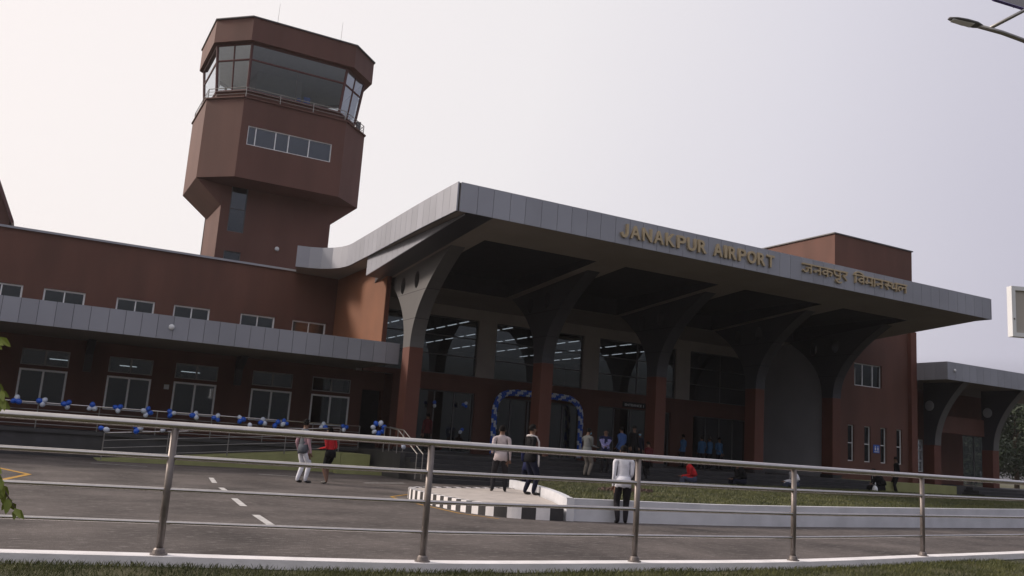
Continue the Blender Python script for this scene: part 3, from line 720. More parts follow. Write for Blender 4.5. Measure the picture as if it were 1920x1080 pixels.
# balloon arch round the entrance: spiral of blue and white balloons
arch = thing('balloon_arch', 'blue and white spiral balloon arch around the terminal entrance door', 'balloon arch', (22.5,38.5,.95))
AP = catmull([(-2.45,0),(-2.45,1.2),(-2.42,2.3),(-1.9,2.88),(-.6,2.98),(.9,2.98),(2.0,2.88),(2.5,2.3),(2.55,1.2),(2.55,0)], 8)
AP = resample([Vector(p) for p in AP], .105)
for i, p in enumerate(AP):
    tg = (AP[min(i+1,len(AP)-1)]-AP[max(i-1,0)]).normalized(); nn = Vector((-tg.y, tg.x))
    for q in (-1, 0, 1):
        o = bpy.data.objects.new('balloon', bm_['w' if ((i-q*1.7) % 6.0) < 2.3 else 'b']); COL.objects.link(o); o.parent = arch
        k_ = random.uniform(.56,.72); o.location = (p.x+nn.x*q*.085+random.uniform(-.012,.012), -.02-(.06 if q == 0 else 0), p.y+nn.y*q*.085+.14+random.uniform(-.012,.012)); o.scale = (k_,k_,k_)

# ================================================================ control tower (own frame, built by T())
TS = 48/42
def T(x, y, z): return (x*TS, y*TS, 1.45+(z-1.45)*TS)
tow = thing('control_tower', 'tall brown airport control tower with octagonal glazed cab and maroon cap', 'control tower', (11,52,0), world=True)
def octa(x0, x1, y0, y1, c): return [(x0+c,y0),(x1-c,y0),(x1,y0+c),(x1,y1-c),(x1-c,y1),(x0+c,y1),(x0,y1-c),(x0,y0+c)]
def P3(poly, z): return [T(x,y,z) for x,y in poly]
X0, X1, Y0, Y1 = 5.60, 13.70, 42.0, 49.2
shaftp = [(6.88,43.4),(12.34,43.4),(12.34,48.4),(6.88,48.4)]
def boxT(s, x0, x1, y0, y1, z0, z1, mi=None):
    a = T(x0,y0,z0); b = T(x1,y1,z1); return s.box(a[0],b[0],a[1],b[1],a[2],b[2],mi)
s = MB(); A = T(6.88,43.4,-0); B = T(12.34,47.9,12.2); z12 = T(0,0,12.2)[2]
wa = T(7.30,0,10.76); wb_ = T(8.09,0,13.09); wc = T(7.29,0,8.6); wd = T(8.09,0,9.8)
s.wall(A[0], B[0], 0, T(0,0,13.3)[2], A[1], A[1]+.3, [(wa[0],wb_[0],wa[2],wb_[2]),(wc[0],wd[0],wc[2],wd[2])])
s.wall(A[1]+.3, B[1], 0, z12, A[0], A[0]+.3, [], axis='y'); s.wall(A[1]+.3, B[1], 0, z12, B[0]-.3, B[0], [], axis='y'); s.box(A[0],B[0],B[1]-.3,B[1],0,z12)
s.build('shaft', TOWER, tow)
window(tow, wa[0], wb_[0], wa[2], wb_[2], A[1]+.06, 1, 2, FRAMED, GLASS, .05, .08)
window(tow, wc[0], wd[0], wc[2], wd[2], A[1]+.06, 1, 1, FRAMED, GLASS, .05, .08)
s = MB(); c = T(9.79,43.4,10.27); s.ball((c[0],c[1]-.03,c[2]), .13, .07, .13, 16, 10); s.build('round_lamp', WHT, tow, smooth=True)
lo = octa(X0,X1,Y0,Y1,1.5)
mid8 = [(6.90,43.38),(12.32,43.38),(12.36,43.46),(12.36,47.3),(11.7,47.92),(7.6,47.92),(6.86,47.3),(6.86,43.46)]
s = MB(); zm = [12.98,12.98,12.0,12.0,12.0,12.0,12.0,12.0]; s.loft([T(x,y,z) for (x,y),z in zip(mid8,zm)], P3(lo,13.13), caps=False); s.build('flared_base', TOWER, tow)
# body with window strip on the front
s = MB(); a, b = P3(lo,13.13), P3(lo,17.09)
for i in range(1, 8): s.add([a[i],a[(i+1)%8],b[(i+1)%8],b[i]], [(0,1,2,3)])
w0, w1 = T(7.45,42,14.80), T(11.60,42,15.76)
s.wall(a[0][0], a[1][0], a[0][2], b[0][2], a[0][1], a[0][1]+.25, [(w0[0],w1[0],w0[2],w1[2])])
s.add(b, [tuple(range(8))]); s.build('tower_body', TOWER, tow)
window(tow, w0[0], w1[0], w0[2], w1[2], a[0][1]+.05, 1, 1, FRAME, GLASS, .05, .09, splits=[T(v,0,0)[0] for v in (7.84,8.80,9.44,10.46)])
s = MB(); boxT(s,6.0,13.2,44,44.2,13.3,17.0); s.build('inner_wall', DARK, tow)
rim = octa(X0-.06,X1+.06,Y0-.06,Y1+.06,1.5); s = MB(); s.loft(P3(rim,17.09),P3(rim,17.15)); s.build('rim_coping', TOWER, tow)
# cab: apron, mullions, glass, ceiling
cb0 = octa(6.15,13.1,42.75,48.5,1.25); cb1 = octa(6.05,13.2,42.62,48.6,1.25); ct = octa(5.80,13.45,42.30,48.9,1.4)
s = MB(); s.loft(P3(cb0,17.15), P3(cb1,17.72)); s.build('cab_apron', TOWER, tow)
lp = lambda a, b, t: tuple(a[i]+(b[i]-a[i])*t for i in range(3))
ga, gb = P3(cb1,17.72), P3(ct,20.02)
s = MB()
for i in range(8):
    j = (i+1)%8
    s.tube([ga[i], gb[i]], .085, 6)
    s.tube([lp(ga[i],gb[i],.66), lp(ga[j],gb[j],.66)], .06, 6); s.tube([ga[i], ga[j]], .07, 6); s.tube([gb[i], gb[j]], .07, 6)
    if i % 2: s.tube([lp(ga[i],ga[j],.5), lp(gb[i],gb[j],.5)], .05, 6)
s.build('cab_frame', FRAMEM, tow)
s = MB()
for i in (0,):
    s.tube([lp(ga[i],ga[i+1],.5), lp(lp(ga[i],gb[i],.66), lp(ga[i+1],gb[i+1],.66), .5)], .025, 6)
s.build('centre_mullion', FRAMED, tow)
s = MB()
for i in range(8):
    j = (i+1)%8; s.add([ga[i],ga[j],gb[j],gb[i]], [(0,1,2,3)])
s.build('cab_glass', GLASST, tow)
s = MB(); s.loft(P3(octa(5.9,13.35,42.4,48.8,1.4),20.03), P3(octa(5.9,13.35,42.4,48.8,1.4),20.06)); s.build('cab_ceiling', CABW, tow)
s = MB(); boxT(s,8.2,10.6,45.5,47.5,17.25,20.0); s.build('cab_core', CABW, tow)
s = MB(); s.loft(P3(octa(6.2,13.05,42.8,48.4,1.25),17.20), P3(octa(6.2,13.05,42.8,48.4,1.25),17.24)); s.build('cab_floor', CABW, tow)
for xb, xt in ((13.10,13.34),(6.16,5.92)):
    s = MB(); e_ = .02
    s.add([T(xb,43.9,18.1),T(xb,47.2,18.1),T(xt,47.2,19.96),T(xt,43.9,19.96),T(xb+e_,43.9,18.1),T(xb+e_,47.2,18.1),T(xt+e_,47.2,19.96),T(xt+e_,43.9,19.96)], [(3,2,1,0),(4,5,6,7),(0,1,5,4),(1,2,6,5),(2,3,7,6),(3,0,4,7)])
    s.build('cab_sky_screen', SKYSCREEN, tow)
s = MB(); boxT(s,7.4,11.8,48.2,48.24,17.9,19.98); s.build('cab_sky_screen', SKYSCREEN, tow)
s = MB(); boxT(s,7.4,12.0,43.3,43.9,17.26,17.95); s.build('console_desk', CABW, tow)
s = MB(); boxT(s,9.95,10.15,43.5,43.6,17.98,18.3); boxT(s,10.3,10.62,43.5,43.6,17.98,18.45); s.build('monitor', SIGNB, tow)
cap0 = octa(X0-.02,X1+.12,Y0,Y1,1.5)
s = MB(); s.loft(P3(cap0,20.07), P3(cap0,21.26)); s.build('cab_roof', TOWER, tow)
s = MB(); c2 = octa(X0-.08,X1+.18,Y0-.06,Y1+.06,1.5); s.loft(P3(c2,21.26),P3(c2,21.31)); s.build('roof_coping', FRAMED, tow)
for x, y, h in ((8.6,44,2.3),(12.0,44,2.3)):
    a = T(x,y,21.3); s = MB(); s.tube([a,(a[0],a[1],a[2]+h*.35),(a[0]+.01,a[1],a[2]+h*.36),(a[0]+.03,a[1],a[2]+h)], [.024,.024,.012,.008], 6); s.build('antenna', STEELD, tow)
# walkway railing on the body rim
rl = P3(octa(X0+.06,X1-.06,Y0+.06,Y1-.06,1.5),17.15); s = MB()
for i in range(8):
    j = (i+1)%8; A_, B_ = Vector(rl[i]), Vector(rl[j]); L = (B_-A_).length; n = max(1, round(L/1.9))
    for h in (.58,.40,.22): s.tube([A_+Vector((0,0,h)), B_+Vector((0,0,h))], .022 if h > .5 else .013, 6)
    for k in range(n):
        q = A_+(B_-A_)*k/n; s.tube([q, q+Vector((0,0,.58))], .024, 6)
s.build('walkway_rail', STEELD, tow)
c = T(13.3,43.2,17.15); s = MB(); s.box(c[0]-.1,c[0]+.15,c[1]+.3,c[1]+.5,c[2],c[2]+.75); s.build('equipment_box', FRAMED, tow)

# far building piece at the left edge
s2 = thing('distant_building', 'distant brown building corner with steep dark roof edge at the far left', 'building', (-12,62,0), world=True)
prof = [(-22,0),(-2.42,0),(-2.42,12.7),(-3.6,15.3),(-8,19.5),(-22,19.5)]
s = MB(); n = len(prof); s.add([(x,60,z) for x,z in prof]+[(x,72,z) for x,z in prof], [tuple(range(n))[::-1], tuple(range(n,2*n))]+[(i,(i+1)%n,(i+1)%n+n,i+n) for i in range(n)])
s.build('wall', TOWER, s2)
s = MB()
for (xa,za),(xb,zb) in (((-2.30,12.45),(-3.6,15.3)),((-3.6,15.3),(-8,19.5)),((-8,19.5),(-22,19.5))):
    s.add([(xa,59.7,za),(xb,59.7,zb),(xb,72.3,zb),(xa,72.3,za),(xa+.1,59.7,za+.2),(xb+.1,59.7,zb+.2),(xb+.1,72.3,zb+.2),(xa+.1,72.3,za+.2)], [(3,2,1,0),(4,5,6,7),(0,1,5,4),(1,2,6,5),(2,3,7,6),(3,0,4,7)])
s.build('roof', FRAMEM, s2)

# ================================================================ right side wing
side = thing('side_wing', 'low right wing with grey canopy on curved brackets and brown posts', 'building', (52,34,0), world=True)
s = MB(); s.box(44.0,70,31.16,37.2,6.72,7.58); can = s.build('canopy', SOFFIT, side)
s = MB(); fascia(s, [(43.98,31.1),(70,31.1)], 6.67,7.65); fascia(s, [(43.97,BY-.02),(43.97,31.12)], 6.67,7.65); s.build('fascia', PANEL, can)
s = MB(); s.box(44.02,70,31.14,31.158,6.7,7.62); s.build('fascia_backing', JOINT, can)
s = MB(); s.box(44.05,69.9,31.2,37.2,.0,.94); s.build('floor', FLOORM, side)
for i, x in enumerate((46.2,51.6,57.2,62.8)):
    s = MB(); s.box(x-.3,x+.3,33.4,34.1,.94,3.15); p = s.build('column', TERRA_L, side, bevel=.015)
    F = []; 
    for k in range(15):
        t = k/14; F.append((33.4-1.9*t**2.0, 3.15+3.6*t))
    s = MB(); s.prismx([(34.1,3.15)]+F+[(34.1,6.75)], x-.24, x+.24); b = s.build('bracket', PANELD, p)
    s = MB(); s.ball((x-.25,33.7,5.4), .04, .30, .30, 16, 10); s.build('round_disc', GREYW, b, smooth=True)
    s = MB(); 
    for (y0,z0),(y1,z1) in zip(F,F[1:]): s.add([(x-.26,y0-.03,z0),(x+.26,y0-.03,z0),(x+.26,y1-.03,z1),(x-.26,y1-.03,z1),(x-.26,y0,z0),(x+.26,y0,z0),(x+.26,y1,z1),(x-.26,y1,z1)], [(0,1,2,3),(7,6,5,4),(0,3,7,4),(1,5,6,2)])
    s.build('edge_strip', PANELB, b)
s = MB(); s.wall(44.0, 56.9, .94, 6.72, 37.0, 37.3, [(49.1,49.8,1.6,3.6),(53.7,56.2,.94,4.15)]); s.build('wall', TERRA, side)
s = MB(); s.box(46.51,51.29,33.9,34.1,3.95,4.95); s.build('cross_beam', TERRA, side)
window(side, 49.1,49.8,1.6,3.6,37.05,1,3,FRAME,GLASST,.06,.08); window(side, 53.7,56.2,.96,4.15,37.05,2,1,FRAMED,GLASSD,.06,.08)
s = MB(); s.ball((44.55,31.06,7.2), .09, .06, .09, 14, 8); s.build('round_lamp', WHT, side, smooth=True)
s = MB(); s.box(50.9,70,30.9,31.16,.55,.80); s.box(50.9,70,30.4,30.9,.2,.5); s.build('pale_ledge', WHITEW, side)

# ================================================================ trees beyond the right wing
def tree(x, y, h, cr_, label, seed):
    rnd = random.Random(seed); t = thing('tree', label, 'tree', (x,y,0), group='trees behind the right side wing')
    s = MB(); s.tube([(0,0,-.1),(.1,.05,h*.3),(.0,.1,h*.6),(.05,0,h*.85)], [.24,.18,.11,.04], 8)
    for k in range(7):
        a = rnd.uniform(0,6.28); z = h*rnd.uniform(.3,.65); L = cr_*rnd.uniform(.5,.9)
        s.tube([(0,0,z),(math.cos(a)*L*.5,math.sin(a)*L*.5,z+L*.4),(math.cos(a)*L,math.sin(a)*L,z+L*.6)], [.09,.05,.02], 6)
    s.build('trunk', BARK, t)
    cl_ = [(rnd.uniform(-1,1)*cr_*.75, rnd.uniform(-1,1)*cr_*.75, h*.25+rnd.random()*h*.72, cr_*rnd.uniform(.25,.48)) for _ in range(26)]
    s = MB()
    for _ in range(9000):
        cx, cy, cz, cr2 = rnd.choice(cl_); d = Vector((rnd.gauss(0,1), rnd.gauss(0,1), rnd.gauss(0,.8))).normalized()*cr2*rnd.uniform(.5,1.05)
        p = Vector((cx,cy,cz))+d; a = Vector((rnd.gauss(0,1),rnd.gauss(0,1),rnd.gauss(0,1))).normalized()*.16; b = a.cross(d).normalized()*.08
        s.add([p-a,p+b,p+a,p-b], [(0,1,2,3)])
    s.build('crown', LEAF, t)
tree(70.5, 48, 8.0, 3.2, 'dark bushy tree seen through the doorway of the right wing', 1)
tree(77, 48, 8.5, 3.4, 'tall dark tree filling the gap under the right canopy', 2)
tree(86, 52, 10.0, 3.8, 'dark tree at the far right edge under the canopy', 3)

# ================================================================ solar street lamp and sign at the right edge
lamp = thing('solar_street_lamp', 'solar street lamp head on a thin curved arm at the top right', 'street lamp', (14.6,7.2,0), world=True)
base = Vector((14.6,7.2,0)); head = Vector((12.42,8.06,8.49)); tip = Vector((11.89,8.30,8.58))
s = MB(); s.tube([(14.6,7.2,0),(14.6,7.2,9.9)], [.11,.06], 14); s.build('pole', STEELD, lamp, smooth=True)
s = MB(); s.tube([tuple(v) for v in catmull([(14.58,7.2),(13.9,7.46),(13.0,7.78),(12.36,8.06)],1)] and [(14.58,7.2,7.55),(13.9,7.44,8.0),(13.03,7.77,8.32),(12.7,7.92,8.42),(12.35,8.08,8.49)], .036, 10); s.build('arm', STEELD, lamp, smooth=True)
s = MB(); s.tube([(12.52,8.0,8.475),(12.96,7.72,8.79),(14.58,7.2,9.85)], .028, 10); s.build('brace', STEELD, lamp, smooth=True)
ax = (tip-head).normalized(); sdv = Vector((-ax.y, ax.x, 0)).normalized(); upv = ax.cross(sdv)*-1
if upv.z < 0: upv = -upv
s = MB(); n = 10; prof = [(0,.035,.03),(.06,.06,.045),(.12,.085,.05),(.3,.10,.045),(.45,.085,.035),(.56,.04,.02)]
rings = []
for d, w, h in prof:
    c = head+ax*d; rings.append([c+sdv*w*math.cos(2*math.pi*k/12)+upv*h*(math.sin(2*math.pi*k/12)*(1.0 if math.sin(2*math.pi*k/12) > 0 else .5)) for k in range(12)])
vs = [v for q in rings for v in q]; fs = [(i*12+k, i*12+(k+1)%12, (i+1)*12+(k+1)%12, (i+1)*12+k) for i in range(5) for k in range(12)]+[tuple(range(12)), tuple(range(60,72))]
s.add(vs, fs); hd = s.build('lamp_head', FRAMED, lamp, smooth=True)
s = MB(); c = head+ax*.34-upv*.012
s.add([c+ax*a*.17+sdv*b*.07-upv*z for z in (0,.012) for a,b in ((-1,-1),(1,-.7),(1,.7),(-1,1))], [(3,2,1,0),(4,5,6,7),(0,1,5,4),(1,2,6,5),(2,3,7,6),(3,0,4,7)]); s.build('lens', WHT, hd)
# tilted panel above the pole: seen from below
s = MB(); s.add([(12.55,7.95,8.93),(14.6,7.15,8.55),(15.4,7.6,9.6),(13.2,8.5,10.0)]+[(12.55,7.95,8.97),(14.6,7.15,8.59),(15.4,7.6,9.64),(13.2,8.5,10.04)], [(3,2,1,0),(4,5,6,7),(0,1,5,4),(1,2,6,5),(2,3,7,6),(3,0,4,7)])
pn = s.build('solar_panel', PANELS, lamp)
s = MB(); s.tube([(12.53,7.94,8.94),(14.62,7.14,8.56)], .028, 4); s.tube([(12.53,7.94,8.94),(13.18,8.5,10.01)], .028, 4); s.build('panel_frame', PURPLE, pn)
s = MB(); s.tube([(12.86,7.82,8.855),(13.55,8.35,9.9)], .008, 4); s.build('panel_seam', WHT, pn)
sg = thing('sign_board', 'pale sign board with white frame on a post cut off at the right edge', 'sign', (13.6,7.6,0), world=True)
s = MB(); s.tube([(13.6,7.40,0),(13.6,7.40,4.4)], .05, 12); s.build('post', STEELD, sg, smooth=True)
d = Vector((.92,-.39,0)).normalized(); o_ = Vector((12.48,7.82,3.53)); nrm = Vector((-.39,-.92,0)).normalized()
def slab(s, u0, u1, z0, z1, n0, n1):
    P = lambda u, z, n: tuple(o_+d*u+nrm*n+Vector((0,0,z)))
    s.add([P(u0,z0,n0),P(u1,z0,n0),P(u1,z1,n0),P(u0,z1,n0),P(u0,z0,n1),P(u1,z0,n1),P(u1,z1,n1),P(u0,z1,n1)], [(3,2,1,0),(4,5,6,7),(0,1,5,4),(1,2,6,5),(2,3,7,6),(3,0,4,7)])
s = MB(); slab(s,.05,1.9,.05,.68,0,.05); s.build('board', mat('sign_face', (.42,.39,.36), .6, var=.04), sg)
s = MB(); slab(s,-.0,1.95,.68,.74,-.03,.08); slab(s,-.0,1.95,-.01,.05,-.03,.08); slab(s,-.0,.06,.05,.68,-.03,.08); slab(s,1.89,1.95,.05,.68,-.03,.08); s.build('frame', WHT, sg)
s = MB(); s.ball(tuple(o_+d*.03+nrm*.085+Vector((0,0,.25))), .012, .012, .012, 8, 6); s.build('screw', BLACKP, sg)

# ================================================================ young shrub hanging in at the left edge
sh = thing('shrub', 'green leafy shrub branch hanging in at the left edge by the railing', 'shrub', (-.62,6.95,.2))
s = MB(); s.tube([(0,0,0),(.02,0,.6),(.08,0,1.15),(.2,.01,1.55)], [.022,.018,.012,.008], 8)
BR = [[(.08,0,1.1),(.28,.0,1.25),(.42,.02,1.05),(.50,.03,.85),(.58,.03,.72),(.66,.04,.60)], [(.2,.01,1.5),(.36,0,1.52),(.45,.0,1.40),(.48,0,1.28)], [(.05,0,.8),(.25,-.02,.95),(.42,-.02,.90),(.55,0,.80)], [(.2,.01,1.5),(.3,.02,1.7),(.4,.02,1.75)]]
for b in BR: s.tube(b, [.006]*(len(b)-1)+[.003], 6)
s.build('stem', BARK, sh)
s = MB(); rnd = random.Random(5)
def leaf(s, p, d, L):
    d = d.normalized(); sd_ = d.cross(Vector((rnd.uniform(-.3,.3),1,rnd.uniform(-.3,.3)))).normalized()*L*.24; up = d.cross(sd_).normalized()*L*.07
    s.add([p, p+d*L*.35+sd_+up, p+d*L*.8+sd_*.5+up*.5, p+d*L, p+d*L*.8-sd_*.5+up*.5, p+d*L*.35-sd_+up, p+d*L*.5], [(0,6,1),(1,6,2),(2,6,3),(3,6,4),(4,6,5),(5,6,0)])
for b in BR:
    for a_, b_ in zip(b, b[1:]):
        a_, b_ = Vector(a_), Vector(b_)
        for k in range(8):
            p = a_.lerp(b_, rnd.random()); leaf(s, p, Vector((rnd.uniform(-.5,.6), rnd.uniform(-.3,.3), rnd.uniform(-1.4,-.2))), rnd.uniform(.07,.11))
s.build('foliage', LEAFN, sh)

# ================================================================ people
def pm(name, c, rough=.85, var=.10): return mat('cloth_'+name, c, rough, var=var, scale=9, bump=.35, bscale=14, spec=.12)
SKIN = mat('skin', (.16,.085,.055), .55, var=.06); HAIRM = mat('hair', (.006,.005,.005), .85, var=.2, spec=.12); SHOE = mat('shoe', (.02,.018,.018), .5)
CL = {k: pm(k, c) for k, c in dict(pink=(.42,.27,.31), greyv=(.10,.11,.13), white=(.66,.67,.74), offwhite=(.55,.52,.52), red=(.42,.022,.028), black=(.011,.011,.013), navy=(.016,.02,.06),
      lightpink=(.44,.385,.395), charcoal=(.022,.021,.025), blazer=(.20,.21,.21), khaki=(.17,.155,.14), lilac=(.26,.26,.50), blue=(.05,.10,.26), darkblue=(.010,.012,.026), jeans=(.05,.06,.10), maroon=(.10,.02,.025), skyblue=(.05,.13,.26), bare=(.15,.08,.055)).items()}
MASK = mat('face_mask', (.20,.45,.65), .8)
def ik(a, c, l1, l2, bend):
    a, c = Vector(a), Vector(c); d = c-a; L = min(d.length, (l1+l2)*.999); d = d.normalized(); c = a+d*L
    x = (l1*l1-l2*l2+L*L)/(2*L); h = math.sqrt(max(0, l1*l1-x*x)); b = Vector(bend); b = (b-d*b.dot(d))
    b = b.normalized() if b.length > 1e-4 else Vector((0,1,0)); return a+d*x+b*h, c
def person(label, loc, face, h=1.7, top='white', bottom='black', sleeve=None, feet=((-.10,.0),(.10,.02)), hands=None, lean=0, sit=None, headyaw=0, headpitch=0,
           sleeves='long', legs='long', wide=1.0, hair=True, face_on=True, extras=(), shoe=SHOE, back=0, coat=False):
    """local frame: x right, y forward, z up, 1.70 m tall; sit = seat height; hands in local coordinates"""
    t = thing('person', label, 'person', loc, R(face)); t.scale = (h/1.7,)*3
    pz = .92 if sit is None else sit+.12; ly = math.sin(lean); lc = math.cos(lean)
    py = -back
    def up(y, z): return (0, py+y*lc+z*ly, pz+z*lc-y*ly)
    pel = Vector((0,py,pz)); waist = Vector(up(0,.16)); chest = Vector(up(.0,.36)); neck = Vector(up(-.005,.50)); nb = Vector(up(.01,.575))
    hl = lean*.4+headpitch
    hd = nb+Vector((math.sin(headyaw)*math.sin(hl)*.1, math.sin(hl)*.1+.012, math.cos(hl)*.10)); crown = hd+Vector((0, math.sin(hl)*.08, math.cos(hl)*.07))
    V = []; Ed = []; Rd = []; Tg = []
    def nv(p, rx, ry, tg, par=None):
        V.append(Vector(p)); Rd.append((rx, ry)); Tg.append(tg)
        if par is not None: Ed.append((par, len(V)-1))
        return len(V)-1
    W_ = wide
    p0 = nv(pel,.150*W_,.118*W_,'hip'); p1 = nv(waist,.150*W_,.115*W_,'torso',p0); p2 = nv(chest,.170*W_,.122*W_,'torso',p1); p3 = nv(neck,.075,.07,'torso',p2)
    p4 = nv(nb,.056,.056,'head',p3); p5 = nv(hd,.080,.092,'head',p4); p6 = nv(crown,.070,.080,'head',p5)
    rt = Vector((1,0,0))
    for sgn, side in ((-1,0),(1,1)):
        sh_ = Vector(up(-.01,.455))+rt*sgn*.175*W_
        tgt = Vector((hands[side][0]*.82, hands[side][1], hands[side][2])) if hands else Vector((sgn*.235, py+.04+ly*.3, pz-.10))
        bend = (sgn*.08,-1,-.2)
        el, wr = ik(sh_, tgt, .29, .26, bend)
        q1 = nv(sh_,.068*W_,.066*W_,'torso',p2 if False else p3); q2 = nv(sh_.lerp(el,.5),.054,.054,'sleeve',q1); q3 = nv(el,.045,.045,'sleeve' if sleeves != 'none' else 'skin',q2)
        q4 = nv(el.lerp(wr,.45),.040,.040,'sleeve' if sleeves == 'long' else 'skin',q3); q5 = nv(wr,.029,.026,'sleeve' if sleeves == 'long' else 'skin',q4)
        dirh = (wr-el).normalized(); pal = wr+dirh*.06; q6 = nv(pal,.034,.020,'skin',q5)
        ax_ = dirh.cross(Vector((0,1,0)) if abs(dirh.y) < .8 else Vector((0,0,1))).normalized(); nrm_ = ax_.cross(dirh)
        for k, (o2, L) in enumerate(((-.027,.062),(-.009,.074),(.009,.070),(.026,.054))):
            b0 = pal+dirh*.028+ax_*o2; f1 = nv(b0,.010,.010,'skin',q6); f2 = nv(b0+dirh*L*.5+nrm_*.006,.0085,.0085,'skin',f1); nv(b0+dirh*L*.85+nrm_*.022,.0075,.0075,'skin',f2)
        th = pal-ax_*.034*sgn; f1 = nv(th,.011,.011,'skin',q6); nv(th+dirh*.035-ax_*.012*sgn+nrm_*.01,.009,.009,'skin',f1)
        # legs
        hp = Vector((sgn*.092*W_, py, pz-.04)); fx, fy = feet[side]; an = Vector((fx,fy,.085))
        kn, an = ik(hp, an, .43, .41, (sgn*.12,1,.15 if sit is None else 1))
        lt = 'leg'; ll = 'leg' if legs == 'long' else 'skin'
        lg = 1.16 if legs == 'long' else 1.0
        g1 = nv(hp,.104*W_,.104*W_,'hip',p0); g2 = nv(hp.lerp(kn,.5),.086*lg,.086*lg,lt,g1); g3 = nv(kn,.064*lg,.066*lg,lt if legs != 'shorts' else 'skin',g2)
        g4 = nv(kn.lerp(an,.4),.060*lg,.062*lg,ll,g3); g5 = nv(an,.055 if legs == 'long' else .036,.055 if legs == 'long' else .036,ll,g4)
        toe = an+Vector((sgn*.03,.14,-.05)); toe.z = max(.035, toe.z); heel = an+Vector((0,.02,-.045)); g6 = nv(heel,.042,.040,'shoe',g5); g7 = nv(toe,.040,.026,'shoe',g6); nv(toe+Vector((0,.055,-.006)),.030,.020,'shoe',g7)
    me = bpy.data.meshes.new('person_body'); me.from_pydata([tuple(v) for v in V], Ed, [])
    o = bpy.data.objects.new('tmp', me); COL.objects.link(o)
    md = o.modifiers.new('s', 'SKIN'); md.branch_smoothing = .5; md.use_smooth_shade = True
    for i, sv in enumerate(me.skin_vertices[0].data): sv.radius = Rd[i]; sv.use_root = (i == 0)
    ss = o.modifiers.new('ss', 'SUBSURF'); ss.levels = 2; ss.render_levels = 2
    dg = bpy.context.evaluated_depsgraph_get(); m2 = bpy.data.meshes.new_from_object(o.evaluated_get(dg))
    bpy.data.objects.remove(o)
    names = ['skin','torso','sleeve','hip','leg','shoe']; M_ = [SKIN, CL[top], CL[sleeve or top], CL[top] if coat else CL[bottom], CL[bottom], shoe]
    m2.materials.clear()
    for m in M_: m2.materials.append(m)
    segs = [(V[a], V[b], Tg[a], Tg[b]) for a, b in Ed]
    for p in m2.polygons:
        c = p.center; best = None
        for a, b, ta, tb_ in segs:
            ab = b-a; tt = max(0, min(1, (c-a).dot(ab)/max(1e-9, ab.length_squared))); dd = (a+ab*tt-c).length
            if best is None or dd < best[0]: best = (dd, ta if tt < .5 else tb_)
        tg = best[1]
        if tg == 'head': tg = 'skin'
        if tg == 'torso' and c.z < pz+.03 and sit is None: tg = 'torso'
        if tg == 'hip' and sit is None and c.z > pz-.10 and abs(c.x) < .3: tg = 'torso'
        p.material_index = names.index(tg); p.use_smooth = True
    body = bpy.data.objects.new('body', m2); COL.objects.link(body); body.parent = t
    q = Matrix.Rotation(-headyaw, 4, 'Z') @ Matrix.Rotation(-hl, 4, 'X')
    def hp_(x, y, z): return tuple(hd+(q @ Vector((x,y,z))))
    if hair:
        s = MB(); n, m = 16, 10; vs = []; idx = {}
        for i in range(m+1):
            th = math.pi*.68*i/m
            for k in range(n):
                ph = 2*math.pi*k/n; x, y, z = math.sin(th)*math.cos(ph), math.sin(th)*math.sin(ph), math.cos(th)
                lim = -.05 if y > .15 else -1
                rr_ = 1.0+.05*math.sin(ph*5+i)+.03*math.sin(ph*9)
                if y > .25 and z < .55: rr_ = .80
                vs.append(hp_(x*.090*rr_, y*.104*rr_-.008, z*.108*rr_+.035))
        fs = [(i*n+k, (i+1)*n+k, (i+1)*n+(k+1)%n, i*n+(k+1)%n) for i in range(m) for k in range(n)]
        s.add(vs, fs); s.build('hair', HAIRM, t, smooth=True)
    if face_on:
        s = MB()
        s.ball(hp_(-.032,.083,.012),.011,.007,.006,8,6,1); s.ball(hp_(.032,.083,.012),.011,.007,.006,8,6,1)
        s.ball(hp_(0,.095,-.012),.013,.016,.024,8,6,0); s.ball(hp_(-.086,0,.0),.010,.02,.03,8,6,0); s.ball(hp_(.086,0,.0),.010,.02,.03,8,6,0)
        s.ball(hp_(0,.086,-.048),.024,.008,.006,8,6,2)
        s.build('face', [SKIN, HAIRM, CL['maroon']], t, smooth=True)
    env = dict(t=t, up=up, hp_=hp_, pz=pz, py=py)
    for ex in extras: ex(env)
    return t
def scarf(m=CL['offwhite'], front=False):
    def f_(e):
        s = MB(); u_ = e['up']
        for sg_ in ((-1, 1) if front else (1,)):
            P = []
            for (x, y, z) in ((-.06*sg_,-.10,.52),(.05*sg_,-.13,.53),(.13*sg_,-.07,.53),(.15*sg_,.06,.50),(.16*sg_,.13,.38),(.15*sg_,.15,.15),(.15*sg_,.16,-.08),(.15*sg_,.16,-.22)):
                q = u_(y, z); P.append((x, q[1], q[2]))
            s.tube(P, [.022,.026,.028,.028,.028,.028,.026,.022], 8)
        s.build('scarf', m, e['t'], smooth=True)
    return f_
def mask_(e):
    s = MB(); s.ball(e['hp_'](0,.075,-.035), .06, .035, .045, 12, 8); s.build('face_mask', MASK, e['t'], smooth=True)
def glasses(e):
    s = MB()
    for x in (-.034,.034): s.tube([e['hp_'](x+.026*math.cos(a*.785), .100, .012+.018*math.sin(a*.785)) for a in range(9)], .0035, 5)
    s.build('glasses', BLACKP, e['t'])
def backtext(e):
    s = MB(); u_ = e['up']
    for i in range(8):
        q = u_(-.145, .40); x = -.10+i*.028; s.box(x, x+.02, q[1]-.004, q[1], q[2]-.012, q[2]+.012)
    s.build('back_print', WHT, e['t'])
